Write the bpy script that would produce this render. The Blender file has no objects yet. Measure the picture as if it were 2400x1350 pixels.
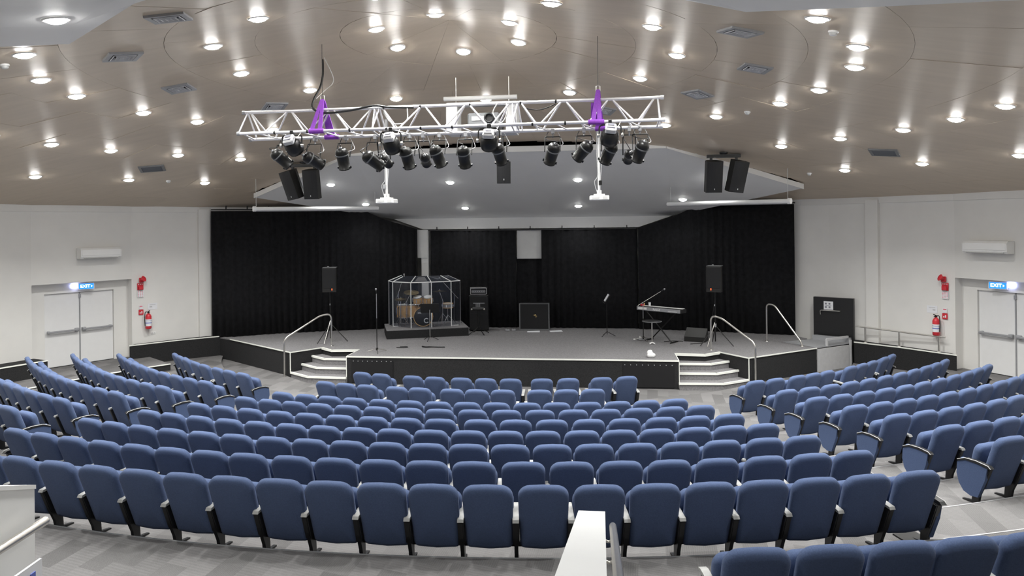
import bpy, bmesh, math, random
from mathutils import Vector, Matrix, Euler
random.seed(7)
sin, cos, pi, R_ = math.sin, math.cos, math.pi, math.radians
SC = bpy.context.scene
COL = SC.collection

# ------------------------------------------------------------------ camera
cd = bpy.data.cameras.new('camera'); cam = bpy.data.objects.new('camera', cd); COL.objects.link(cam)
cd.sensor_width = 36; cd.lens = 1649.2 / 2400 * 36
cd.shift_y = -(675 - 526.5) / 2400
cd.clip_start = .05; cd.clip_end = 200
cam.matrix_world = Matrix.Translation((2.423, 0, 4.17)) @ Matrix.Rotation(.1258, 4, 'Z') @ Matrix.Rotation(pi/2, 4, 'X') @ Matrix.Rotation(-.0111, 4, 'Z')
SC.camera = cam

# ------------------------------------------------------------------ light
w = bpy.data.worlds.new('world'); SC.world = w; w.use_nodes = True
w.node_tree.nodes['Background'].inputs[0].default_value = (.02, .02, .02, 1)
SC.view_settings.view_transform = 'Standard'; SC.view_settings.look = 'None'
SC.view_settings.gamma = 1; SC.view_settings.use_curve_mapping = False
SC.view_settings.exposure = 0.35
HALL_W, STAGE_W, BEAM = 38.0, 6.0, 118   # beam of each downlight
LAMP = 75.0            # radiance of every downlight disc
STAGE_LAMP = 38.0
try:
    SC.cycles.use_denoising = True; SC.cycles.max_bounces = 10; SC.cycles.diffuse_bounces = 6
    SC.cycles.sample_clamp_indirect = 6
    SC.cycles.use_light_tree = True
except Exception: pass

# ------------------------------------------------------------------ materials
def mat(name, col, rough=.6, metal=0, emit=None, var=0, vscale=8, bump=0, bscale=40, spec=None, trans=0, sheen=0):
    m = bpy.data.materials.new(name); m.use_nodes = True
    nt = m.node_tree; b = nt.nodes['Principled BSDF']
    c = (*col, 1)
    b.inputs['Base Color'].default_value = c; b.inputs['Roughness'].default_value = rough
    b.inputs['Metallic'].default_value = metal
    if spec is not None: b.inputs['Specular IOR Level'].default_value = spec
    if trans: b.inputs['Transmission Weight'].default_value = trans
    if sheen: b.inputs['Sheen Weight'].default_value = sheen; b.inputs['Sheen Roughness'].default_value = .5
    if emit:
        b.inputs['Emission Color'].default_value = (*emit[:3], 1); b.inputs['Emission Strength'].default_value = emit[3]
    if var or bump:
        tc = nt.nodes.new('ShaderNodeTexCoord')
    if var:
        n = nt.nodes.new('ShaderNodeTexNoise'); n.inputs['Scale'].default_value = vscale; n.inputs['Detail'].default_value = 4
        nt.links.new(tc.outputs['Object'], n.inputs['Vector'])
        r = nt.nodes.new('ShaderNodeMapRange'); r.inputs[1].default_value = .3; r.inputs[2].default_value = .7
        r.inputs[3].default_value = 1 - var; r.inputs[4].default_value = 1 + var
        nt.links.new(n.outputs['Fac'], r.inputs[0])
        mx = nt.nodes.new('ShaderNodeVectorMath'); mx.operation = 'SCALE'; mx.inputs[0].default_value = col
        nt.links.new(r.outputs[0], mx.inputs['Scale']); nt.links.new(mx.outputs[0], b.inputs['Base Color'])
    if bump:
        n2 = nt.nodes.new('ShaderNodeTexNoise'); n2.inputs['Scale'].default_value = bscale; n2.inputs['Detail'].default_value = 3
        nt.links.new(tc.outputs['Object'], n2.inputs['Vector'])
        bp = nt.nodes.new('ShaderNodeBump'); bp.inputs['Strength'].default_value = bump; bp.inputs['Distance'].default_value = .01
        nt.links.new(n2.outputs['Fac'], bp.inputs['Height']); nt.links.new(bp.outputs[0], b.inputs['Normal'])
    return m

def carpet_mat():
    m = bpy.data.materials.new('carpet_tiles'); m.use_nodes = True; nt = m.node_tree; b = nt.nodes['Principled BSDF']
    L = nt.links; N = nt.nodes.new
    geo = N('ShaderNodeNewGeometry')
    mp = N('ShaderNodeMapping'); mp.inputs['Rotation'].default_value = (0, 0, R_(8)); mp.inputs['Scale'].default_value = (4, 2, 1)
    L.new(geo.outputs['Position'], mp.inputs['Vector'])
    # planks a quarter by half a metre, each column shifted by its own amount
    s0 = N('ShaderNodeSeparateXYZ'); L.new(mp.outputs[0], s0.inputs[0])
    cx = N('ShaderNodeMath'); cx.operation = 'FLOOR'; L.new(s0.outputs[0], cx.inputs[0])
    wc = N('ShaderNodeTexWhiteNoise'); wc.noise_dimensions = '1D'; L.new(cx.outputs[0], wc.inputs['W'])
    ys = N('ShaderNodeMath'); ys.operation = 'ADD'; L.new(s0.outputs[1], ys.inputs[0]); L.new(wc.outputs['Value'], ys.inputs[1])
    cy = N('ShaderNodeMath'); cy.operation = 'FLOOR'; L.new(ys.outputs[0], cy.inputs[0])
    cmb = N('ShaderNodeCombineXYZ'); L.new(cx.outputs[0], cmb.inputs[0]); L.new(cy.outputs[0], cmb.inputs[1])
    wn = N('ShaderNodeTexWhiteNoise'); wn.noise_dimensions = '2D'; L.new(cmb.outputs[0], wn.inputs['Vector'])
    # stripes inside each tile, quarter turned from tile to tile
    fr = N('ShaderNodeVectorMath'); fr.operation = 'FRACTION'; L.new(mp.outputs[0], fr.inputs[0])
    s2 = N('ShaderNodeSeparateXYZ'); L.new(fr.outputs[0], s2.inputs[0])
    gt = N('ShaderNodeMath'); gt.operation = 'GREATER_THAN'; gt.inputs[1].default_value = .5; L.new(wn.outputs['Value'], gt.inputs[0])
    mixs = N('ShaderNodeMix'); mixs.data_type = 'FLOAT'; L.new(gt.outputs[0], mixs.inputs[0]); L.new(s2.outputs[0], mixs.inputs[2]); L.new(s2.outputs[1], mixs.inputs[3])
    mul = N('ShaderNodeMath'); mul.operation = 'MULTIPLY'; mul.inputs[1].default_value = 75; L.new(mixs.outputs[0], mul.inputs[0])
    sn = N('ShaderNodeMath'); sn.operation = 'SINE'; L.new(mul.outputs[0], sn.inputs[0])
    ns = N('ShaderNodeTexNoise'); ns.inputs['Scale'].default_value = 120; L.new(geo.outputs['Position'], ns.inputs['Vector'])
    a = N('ShaderNodeMath'); a.operation = 'MULTIPLY_ADD'; a.inputs[1].default_value = .46; a.inputs[2].default_value = .54; L.new(wn.outputs['Value'], a.inputs[0])
    c = N('ShaderNodeMath'); c.operation = 'MULTIPLY_ADD'; c.inputs[1].default_value = .06; L.new(sn.outputs[0], c.inputs[0]); L.new(a.outputs[0], c.inputs[2])
    d = N('ShaderNodeMath'); d.operation = 'MULTIPLY_ADD'; d.inputs[1].default_value = .5; L.new(ns.outputs['Fac'], d.inputs[0]); L.new(c.outputs[0], d.inputs[2])
    v = N('ShaderNodeVectorMath'); v.operation = 'SCALE'; v.inputs[0].default_value = CARPET; L.new(d.outputs[0], v.inputs['Scale'])
    L.new(v.outputs[0], b.inputs['Base Color']); b.inputs['Roughness'].default_value = .95; b.inputs['Specular IOR Level'].default_value = .15
    return m

def ceiling_mat():
    m = bpy.data.materials.new('ceiling_veneer'); m.use_nodes = True; nt = m.node_tree; b = nt.nodes['Principled BSDF']
    L = nt.links; N = nt.nodes.new
    geo = N('ShaderNodeNewGeometry')
    mp = N('ShaderNodeMapping'); mp.inputs['Scale'].default_value = (.7, 5, 2); L.new(geo.outputs['Position'], mp.inputs['Vector'])
    n = N('ShaderNodeTexNoise'); n.inputs['Scale'].default_value = 1.2; n.inputs['Detail'].default_value = 5; L.new(mp.outputs[0], n.inputs['Vector'])
    oi = N('ShaderNodeObjectInfo')
    a = N('ShaderNodeMath'); a.operation = 'MULTIPLY_ADD'; a.inputs[1].default_value = .22; a.inputs[2].default_value = .86; L.new(n.outputs['Fac'], a.inputs[0])
    c = N('ShaderNodeMath'); c.operation = 'MULTIPLY_ADD'; c.inputs[1].default_value = .05; L.new(oi.outputs['Random'], c.inputs[0]); L.new(a.outputs[0], c.inputs[2])
    v = N('ShaderNodeVectorMath'); v.operation = 'SCALE'; v.inputs[0].default_value = CEIL; L.new(c.outputs[0], v.inputs['Scale'])
    L.new(v.outputs[0], b.inputs['Base Color']); b.inputs['Roughness'].default_value = .43; b.inputs['Specular IOR Level'].default_value = .4
    return m

CARPET = (.14, .136, .136)
CEIL = (.54, .452, .355)
M = dict(
    carpet=carpet_mat(), ceil=ceiling_mat(),
    wall=mat('white_wall_paint', (.78, .77, .745), .55, var=.02, vscale=2, bump=.05, bscale=90),
    white=mat('white_gloss_paint', (.85, .85, .84), .35, var=.015, vscale=3),
    offwhite=mat('grey_white_paint', (.62, .62, .61), .5, var=.02),
    soffit=mat('soffit_paint', (.78, .78, .78), .6, var=.015, vscale=1.5),
    door=mat('door_paint', (.82, .82, .82), .3, var=.01),
    dark=mat('dark_void', (.03, .027, .025), .9, var=.05),
    blackcarpet=mat('black_carpet', (.027, .027, .028), .95, var=.25, vscale=60, bump=.4, bscale=250, spec=.15),
    stagecarpet=mat('stage_carpet', (.205, .20, .205), .95, var=.2, vscale=30, bump=.3, bscale=250, spec=.15),
    trim=mat('white_edge_strip', (.85, .86, .8), .4, var=.02),
    nosing=mat('grey_nosing', (.55, .55, .56), .35, .6, var=.03),
    curtain=mat('black_curtain', (.013, .013, .0145), .95, var=.25, vscale=9, spec=.1, sheen=.05),
    blue=mat('blue_upholstery', (.070, .099, .185), .9, var=.13, vscale=110, bump=.35, bscale=500, spec=.12, sheen=.06),
    bluedk=mat('blue_side_panel', (.062, .09, .172), .9, var=.13, vscale=110, bump=.3, bscale=500, spec=.12, sheen=.05),
    black=mat('black_plastic', (.010, .010, .011), .45, var=.1, vscale=20),
    blackmetal=mat('black_metal', (.013, .013, .013), .35, .3, var=.1, vscale=15),
    armpad=mat('grey_arm_pad', (.36, .36, .35), .35, var=.04, vscale=20),
    steel=mat('brushed_steel', (.72, .70, .66), .28, 1, var=.04, vscale=30),
    chrome=mat('chrome', (.8, .8, .8), .12, 1, var=.02),
    alu=mat('truss_aluminium', (.86, .85, .88), .38, .55, var=.03, vscale=25),
    grey=mat('grey_metal', (.34, .345, .36), .5, .2, var=.05, vscale=14),
    lightgrey=mat('light_grey_panel', (.52, .52, .53), .5, var=.05, vscale=10),
    midgrey=mat('vent_grey', (.16, .165, .17), .5, var=.05),
    purple=mat('purple_webbing', (.25, .055, .46), .7, var=.12, vscale=60),
    red=mat('red_paint', (.62, .03, .045), .35, var=.04),
    pink=mat('pink_red_print', (.75, .2, .25), .6, var=.03),
    paper=mat('paper', (.8, .81, .84), .7, var=.02),
    ink=mat('grey_ink', (.22, .22, .26), .7, var=.05),
    inkblue=mat('blue_ink', (.12, .16, .5), .7, var=.05),
    maple=mat('maple_shell', (.62, .38, .16), .25, var=.2, vscale=5),
    cymbal=mat('bronze_cymbal', (.5, .38, .18), .3, .9, var=.08, vscale=30),
    skin=mat('drum_head', (.75, .74, .7), .5, var=.03),
    hidden=mat('speaker_grille', (.011, .011, .012), .6, .2, var=.3, vscale=200),
    speakerbox=mat('speaker_cabinet', (.013, .0125, .0115), .5, var=.1, vscale=30),
    lamp=mat('lamp_glow', (1, 1, 1), .5, emit=(1, .995, .965, LAMP)),
    stagelamp=mat('stage_lamp_glow', (1, 1, 1), .5, emit=(1, 1, .97, STAGE_LAMP)),
    exitblue=mat('exit_blue_glow', (.02, .15, .6), .4, emit=(.02, .22, .8, 1.2)),
    exitwhite=mat('exit_white_glow', (.9, .95, 1), .4, emit=(.75, .88, 1, 2.2)),
    exithouse=mat('exit_lamp_housing', (.8, .85, .95), .3, emit=(.45, .5, 1, 6)),
    led=mat('red_led', (.9, .05, .02), .4, emit=(1, .12, .03, 2.5)),
)
def glass_mat():
    m = bpy.data.materials.new('clear_acrylic'); m.use_nodes = True; nt = m.node_tree; nt.nodes.clear()
    o = nt.nodes.new('ShaderNodeOutputMaterial'); t = nt.nodes.new('ShaderNodeBsdfTransparent'); g = nt.nodes.new('ShaderNodeBsdfGlossy')
    d = nt.nodes.new('ShaderNodeBsdfDiffuse'); d.inputs[0].default_value = (.5, .55, .7, 1)
    g.inputs['Roughness'].default_value = .05; t.inputs[0].default_value = (.93, .94, .96, 1)
    f = nt.nodes.new('ShaderNodeFresnel'); f.inputs[0].default_value = 1.18
    x = nt.nodes.new('ShaderNodeMixShader'); nt.links.new(f.outputs[0], x.inputs[0]); nt.links.new(t.outputs[0], x.inputs[1]); nt.links.new(g.outputs[0], x.inputs[2])
    x2 = nt.nodes.new('ShaderNodeMixShader'); x2.inputs[0].default_value = .02; nt.links.new(x.outputs[0], x2.inputs[1]); nt.links.new(d.outputs[0], x2.inputs[2])
    nt.links.new(x2.outputs[0], o.inputs[0]); return m
M['glass'] = glass_mat()

# ------------------------------------------------------------------ mesh helpers
class MB:
    def __init__(s): s.v = []; s.f = []; s.sm = []
    def add(s, vs, fs, mtx=None, smooth=False):
        o = len(s.v)
        s.v += [tuple(mtx @ Vector(v)) if mtx else tuple(v) for v in vs]
        s.f += [tuple(i + o for i in f) for f in fs]; s.sm += [smooth] * len(fs); return s
    def box(s, c, d, rz=0, mtx=None, rx=0, ry=0, bev=0):
        x, y, z = d[0]/2, d[1]/2, d[2]/2
        m = Matrix.Translation(c) @ Euler((rx, ry, rz)).to_matrix().to_4x4()
        if mtx: m = mtx @ m
        if bev:
            b = min(bev, x*.9, y*.9, z*.9)
            vs = []
            for sx in (-1, 1):
                for sy in (-1, 1):
                    for sz in (-1, 1):
                        vs += [(sx*(x-b), sy*(y-b), sz*z), (sx*(x-b), sy*y, sz*(z-b)), (sx*x, sy*(y-b), sz*(z-b))]
            bm = bmesh.new(); [bm.verts.new(v) for v in vs]; r = bmesh.ops.convex_hull(bm, input=bm.verts)
            bm.verts.ensure_lookup_table(); bm.verts.index_update()
            fs = [[v.index for v in f.verts] for f in bm.faces]; vv = [v.co[:] for v in bm.verts]; bm.free()
            return s.add(vv, fs, m)
        vs = [(i*x, j*y, k*z) for i in (-1, 1) for j in (-1, 1) for k in (-1, 1)]
        return s.add(vs, [(0,1,3,2),(4,6,7,5),(0,4,5,1),(2,3,7,6),(0,2,6,4),(1,5,7,3)], m)
    def prism(s, poly, z0, z1, mtx=None):
        # poly in xy, z0/z1 numbers or lists
        n = len(poly)
        a = z0 if isinstance(z0, (list, tuple)) else [z0]*n; b = z1 if isinstance(z1, (list, tuple)) else [z1]*n
        vs = [(p[0], p[1], a[i]) for i, p in enumerate(poly)] + [(p[0], p[1], b[i]) for i, p in enumerate(poly)]
        ar = sum(poly[i][0]*poly[(i+1)%n][1] - poly[(i+1)%n][0]*poly[i][1] for i in range(n))
        fs = [tuple(reversed(range(n))), tuple(range(n, 2*n))] + [(i, (i+1)%n, n+(i+1)%n, n+i) for i in range(n)]
        if ar < 0: fs = [tuple(reversed(f)) for f in fs]
        return s.add(vs, fs, mtx)
    def tube(s, pts, r, n=8, mtx=None, cap=True):
        P = [Vector(p) for p in pts]; vs = []; fs = []
        up = None
        for i, p in enumerate(P):
            t = (P[min(i+1, len(P)-1)] - P[max(i-1, 0)]).normalized()
            if up is None:
                up = Vector((0, 0, 1)) if abs(t.z) < .9 else Vector((1, 0, 0))
            a = (up - t * up.dot(t)).normalized(); b = t.cross(a); up = a
            rr = r[i] if isinstance(r, (list, tuple)) else r
            vs += [p + a*cos(2*pi*k/n)*rr + b*sin(2*pi*k/n)*rr for k in range(n)]
        for i in range(len(P)-1):
            fs += [(i*n+k, i*n+(k+1)%n, (i+1)*n+(k+1)%n, (i+1)*n+k) for k in range(n)]
        s.add(vs, fs, mtx, True)
        if cap:
            s.add(vs[:n], [tuple(reversed(range(n)))], mtx); s.add(vs[-n:], [tuple(range(n))], mtx)
        return s
    def lathe(s, prof, n=20, mtx=None, smooth=True, cap=True):
        # prof: (r, z)
        vs = []; fs = []
        for r, z in prof: vs += [(r*cos(2*pi*k/n), r*sin(2*pi*k/n), z) for k in range(n)]
        for i in range(len(prof)-1):
            fs += [(i*n+k, i*n+(k+1)%n, (i+1)*n+(k+1)%n, (i+1)*n+k) for k in range(n)]
        s.add(vs, fs, mtx, smooth)
        if not cap: return s
        if prof[0][0] > 1e-6: s.add(vs[:n], [tuple(reversed(range(n)))], mtx)
        if prof[-1][0] > 1e-6: s.add(vs[-n:], [tuple(range(n))], mtx)
        return s
    def build(s, name, m, parent=None, loc=None):
        me = bpy.data.meshes.new(name); me.from_pydata(s.v, [], s.f); me.polygons.foreach_set('use_smooth', s.sm)
        me.materials.append(M[m] if isinstance(m, str) else m); me.update()
        o = bpy.data.objects.new(name, me); COL.objects.link(o)
        if parent: o.parent = parent
        if loc: o.location = loc
        return o
def tag(o, label, cat, group=None):
    o['label'] = label; o['category'] = cat
    if group: o['group'] = group
    return o
def thing(name, label, cat, loc=(0,0,0), rz=0, group=None, mtx=None):
    o = bpy.data.objects.new(name, None); COL.objects.link(o); o.empty_display_size = .1
    o.location = loc; o.rotation_euler = (0, 0, rz)
    if mtx: o.matrix_world = mtx
    return tag(o, label, cat, group)
def struct(o): o['kind'] = 'structure'; return o
def inst(src, parent, mtx=None):
    c = src.copy(); COL.objects.link(c); c.parent = parent
    if mtx is not None: c.matrix_local = mtx
    return c
def copy_tree(o, parent=None):
    c = o.copy(); COL.objects.link(c)
    if parent: c.parent = parent
    for ch in list(o.children): copy_tree(ch, c)
    return c
def round_path(pts, rad=.12, n=6):
    P = [Vector(p) for p in pts]; out = [P[0]]
    for i in range(1, len(P)-1):
        a, b, c = P[i-1], P[i], P[i+1]; u = (a-b); v = (c-b)
        d = min(rad, u.length*.45, v.length*.45); p0 = b + u.normalized()*d; p1 = b + v.normalized()*d
        for k in range(n+1):
            t = k/n; out.append(p0*(1-t)**2 + b*2*t*(1-t) + p1*t*t)
    out.append(P[-1]); return out
def text_mesh(txt, size, name, m, parent, mtx, depth=.002, align='CENTER'):
    cu = bpy.data.curves.new(name, 'FONT'); cu.body = txt; cu.size = size; cu.align_x = align; cu.align_y = 'CENTER'; cu.extrude = depth; cu.offset = size*.02
    cu.resolution_u = 3
    t = bpy.data.objects.new(name, cu); COL.objects.link(t); dg = bpy.context.evaluated_depsgraph_get()
    me = bpy.data.meshes.new_from_object(t.evaluated_get(dg)); bpy.data.objects.remove(t)
    me.materials.clear(); me.materials.append(M[m]); o = bpy.data.objects.new(name, me); COL.objects.link(o); o.parent = parent; o.matrix_local = mtx
    return o
def frame(p, yaw):   # local +y faces yaw direction
    return Matrix.Translation(p) @ Matrix.Rotation(yaw, 4, 'Z')

HC = Vector((0, 11.3, 0))          # centre of the round hall
RW = 13.86
def hall(a, r=RW, z=0): return Vector((r*cos(R_(a)), 11.3 + r*sin(R_(a)), z))
def cone(x, y): return 7.53 - .1955*math.hypot(x, y-11.3)
def arc(cx, cy, r, a0, a1, n): return [(cx + r*cos(R_(a0+(a1-a0)*k/n)), cy + r*sin(R_(a0+(a1-a0)*k/n))) for k in range(n+1)]
AX = Vector((0, 25, 0))            # centre of the seating arcs

# ------------------------------------------------------------------ floor
def tier_poly(r, rh):
    # region of hall disc (radius rh) outside the circle r around AX
    d = AX.y - HC.y
    y = (d*d + rh*rh - r*r) / (2*d)        # offset from hall centre towards stage
    x = math.sqrt(max(rh*rh - y*y, 0))
    a0 = math.degrees(math.atan2(y, x))    # on the hall circle, right intersection
    t0 = math.degrees(math.atan2(x, d - y))
    inner = [(r*sin(R_(t)), 25 - r*cos(R_(t))) for t in [t0 - 2*t0*k/60 for k in range(61)]]   # right to left
    outer = [(rh*cos(R_(a)), 11.3 + rh*sin(R_(a))) for a in [180 - a0 + (180 + 2*a0)*k/64 for k in range(65)]]
    return inner + outer[1:-1], t0
TIERS = [(9.0, .06, 13.7), (10.3, .16, 13.7), (11.75, .285, 11.25), (13.07, .385, 11.25), (13.98, .48, 11.25), (14.9, .57, 11.25), (15.76, .68, 11.25), (16.69, .795, 11.25), (17.62, .915, 11.25), (18.6, 1.08, 13.7)]
b = MB(); b.prism(arc(0, 11.3, 14.2, 0, 357, 119), -.4, 0)
for r, z, rh in TIERS:
    p, t0 = tier_poly(r, rh); b.prism(p, -.3, z)
for s in (1, -1):
    ring = arc(0, 11.3, 11.1, -60, 27, 30) + arc(0, 11.3, 12.1, 27, -60, 30)
    b.prism([(s*x, y) for x, y in ring], -.3, .22)
    ring = arc(0, 11.3, 12.0, -60, 36.5, 40) + arc(0, 11.3, 14.1, 36.5, -60, 40)
    b.prism([(s*x, y) for x, y in ring], -.3, .36)
struct(b.build('floor', 'carpet'))
k = 1
for r, z, rh in TIERS[2:]:
    p, t0 = tier_poly(r, rh - .05)
    q = [Vector((r*sin(R_(t)), 25 - r*cos(R_(t)), z)) for t in [t0 - 2*t0*i/60 for i in range(61)]]
    b = MB()
    poly = [(v.x, v.y) for v in q]
    rin = [(( r+.018)*sin(R_(t)), 25 - (r+.018)*cos(R_(t))) for t in [t0 - 2*t0*i/60 for i in range(61)]]
    for i in range(60): b.prism([poly[i], poly[i+1], rin[i+1], rin[i]], z-.03, z+.004)
    struct(b.build('trim_%d' % k, 'nosing')); k += 1
for s in (1, -1):
    b = MB(); o_ = arc(0, 11.3, 11.97, -20, 36.5, 30); i_ = arc(0, 11.3, 12.02, -20, 36.5, 30)
    for i in range(30): b.prism([(s*o_[i][0], o_[i][1]), (s*o_[i+1][0], o_[i+1][1]), (s*i_[i+1][0], i_[i+1][1]), (s*i_[i][0], i_[i][1])], .345, .365)
    struct(b.build('trim_%d' % k, 'trim')); k += 1
    b = MB(); o_ = arc(0, 11.3, 11.985, -20, 36.5, 30); i_ = arc(0, 11.3, 11.999, -20, 36.5, 30)
    for i in range(30): b.prism([(s*o_[i][0], o_[i][1]), (s*o_[i+1][0], o_[i+1][1]), (s*i_[i+1][0], i_[i+1][1]), (s*i_[i][0], i_[i][1])], .2, .345)
    struct(b.build('trim_%d' % k, 'blackcarpet')); k += 1

# ------------------------------------------------------------------ walls
DA0, DA1 = 24.2, 34.9
def wall(name, angs, doors=()):
    b = MB()
    for a0, a1 in zip(angs[:-1], angs[1:]):
        p = [hall(a0)[:2], hall(a1)[:2], hall(a1, RW+.3)[:2], hall(a0, RW+.3)[:2]]
        z0 = 2.69 if any(abs((a0+a1)/2 - d) < 3 for d in doors) else -.3
        b.prism(p, z0, 5.0)
    return struct(b.build(name, 'wall'))
right = [-60, -48, -36, -24, -12, 0, 12, DA0, DA1, 43, 49, 55, 61, 68]
wall('wall_right', right, [29.55])
wall('wall_left', [180 - a for a in right][::-1], [180-29.55])
wall('wall_back', [68, 75, 82, 90, 98, 105, 112])
wall('wall_rear', [240, 252, 264, 276, 288, 300])
# cornice at the foot of the ceiling, pilasters
for nm, rng in (('trim_%d' % k, right), ('trim_%d' % (k+1), [180-a for a in right][::-1])):
    b = MB()
    for a0, a1 in zip(rng[:-1], rng[1:]):
        b.prism([hall(a0, RW-.05)[:2], hall(a1, RW-.05)[:2], hall(a1, RW+.05)[:2], hall(a0, RW+.05)[:2]], 4.66, 4.9)
    struct(b.build(nm, 'wall'))
k += 2
for s in (1, -1):
    a = 43.7 if s > 0 else 180-43.5
    b = MB(); h = hall(a, RW-.02); b.box((h.x, h.y, 2.7), (.24, .34, 4.1), R_(a)); struct(b.build('trim_%d' % k, 'wall')); k += 1

# ------------------------------------------------------------------ doors in their recesses
for s, nm in ((-1, 'door_1'), (1, 'door_2')):
    am = 29.55; yaw = R_(am) + pi/2           # local +y points into the room (towards hall centre)
    base = hall(am, 13.86*cos(R_(5.35)))
    if s < 0: base.x = -base.x; yaw = -yaw
    base.z = .36
    root = bpy.data.objects.new(nm, None); COL.objects.link(root); root.location = base; root.rotation_euler = (0, 0, yaw); root['kind'] = 'structure'
    hw = 13.86*sin(R_(5.35))                  # half width of the recess
    # frame: header, jamb linings, back face
    b = MB(); dep = -.26
    b.box((0, dep-.05, 2.19), (2*hw+.2, .1, .30)); b.box((-(hw+.9)/2, dep-.05, 1.02), (hw-.9, .1, 2.04)); b.box(((hw+.9)/2, dep-.05, 1.02), (hw-.9, .1, 2.04))
    for q in (-1, 1): b.box((q*(hw+.06), dep/2-.03, 1.165), (.12, -dep+.06, 2.35))
    b.box((0, dep/2-.03, 2.37), (2*hw+.3, -dep+.04, .06))
    b.build('door_frame', 'wall', root)
    b = MB(); b.box((0, dep-.16, 1.02), (1.9, .02, 2.06)); b.build('door_backing', 'dark', root)
    for q in (-1, 1):
        lf = MB(); lf.box((q*.452, dep-.075, 1.02), (.885, .045, 2.02), bev=.006); lf = lf.build('door_leaf', 'door', root)
        pb = MB(); pb.box((q*.455, dep+.03, .985), (.80, .045, .055), bev=.01); pb.box((q*.09, dep-.01, .985), (.10, .10, .10), bev=.012); pb.box((q*.80, dep-.01, .985), (.06, .10, .075), bev=.01)
        pb.build('push_bar', 'grey', lf)
    b = MB(); b.box((0, dep-.045, 1.02), (.03, .02, 2.0)); b.box((0, dep-.03, 1.93), (.05, .04, .10)); b.build('astragal', 'grey', root)
    # lit exit sign hung under the recess head
    side = 'left' if s < 0 else 'right'
    e = thing('exit_sign', 'lit blue EXIT sign above the %s double doors' % side, 'sign', (0,0,0), 0)
    e.matrix_world = root.matrix_world if False else (Matrix.Translation(base) @ Matrix.Rotation(yaw, 4, 'Z') @ Matrix.Translation((-.12 if s < 0 else .32, dep+.10, 2.20)) @ Matrix.Rotation(s*.25, 4, 'Z'))
    b = MB(); b.box((0, 0, 0), (.40, .05, .19), bev=.008); b.build('sign_case', 'white', e)
    b = MB(); b.box((0, .028, 0), (.36, .006, .15)); b.build('sign_face', 'exitblue', e)
    text_mesh('EXIT', .12, 'sign_lettering', 'exitwhite', e, Matrix.Translation((.03, .033, 0)) @ Matrix.Rotation(pi, 4, 'Z') @ Matrix.Rotation(pi/2, 4, 'X'))
    b = MB(); b.add([(-.15, .034, 0), (-.115, .034, .03), (-.115, .034, -.03)], [(0, 2, 1)]); b.build('sign_arrow', 'exitwhite', e)
    b = MB(); b.box((-s*.29, 0, .02), (.15, .06, .11), bev=.01); b.build('lamp_housing', 'exithouse', e)

# ------------------------------------------------------------------ ceiling: backing cone, separate veneer panels, white rear soffit
CANP = [(4.03, 17.69), (7.89, 20.0), (4.77, 23.86), (-4.77, 23.86), (-7.89, 20.0), (-4.03, 17.69)]
def in_poly(x, y, P, grow=0):
    cx = sum(p[0] for p in P)/len(P); cy = sum(p[1] for p in P)/len(P); ins = True
    for i in range(len(P)):
        a, c = P[i], P[(i+1) % len(P)]; ex, ey = c[0]-a[0], c[1]-a[1]; L = math.hypot(ex, ey)
        if (ex*(y-a[1]) - ey*(x-a[0]))/L < -grow: ins = False
    return ins
b = MB(); n = 96; rings = [i*.7 for i in range(1, 21)]
vs = [(0, 11.3, 7.58)]; fs = []
for r in rings:
    for i in range(n):
        x, y = r*cos(2*pi*i/n), 11.3 + r*sin(2*pi*i/n)
        vs.append((x, y, cone(x, y) + .05 + (.35 if in_poly(x, y, CANP, .05) else 0)))
for i in range(n): fs.append((0, 1+(i+1) % n, 1+i))
for j in range(len(rings)-1):
    for i in range(n): fs.append((1+j*n+i, 1+j*n+(i+1) % n, 1+(j+1)*n+(i+1) % n, 1+(j+1)*n+i))
b.add(vs, fs); ceil = struct(b.build('ceiling', 'dark'))
PR = [.0, 1.75, 3.0, 4.2, 5.4, 6.6, 7.8, 9.0, 10.2, 11.4, 12.6, 13.9]
NS = 24
rr = random.Random(3)
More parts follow.
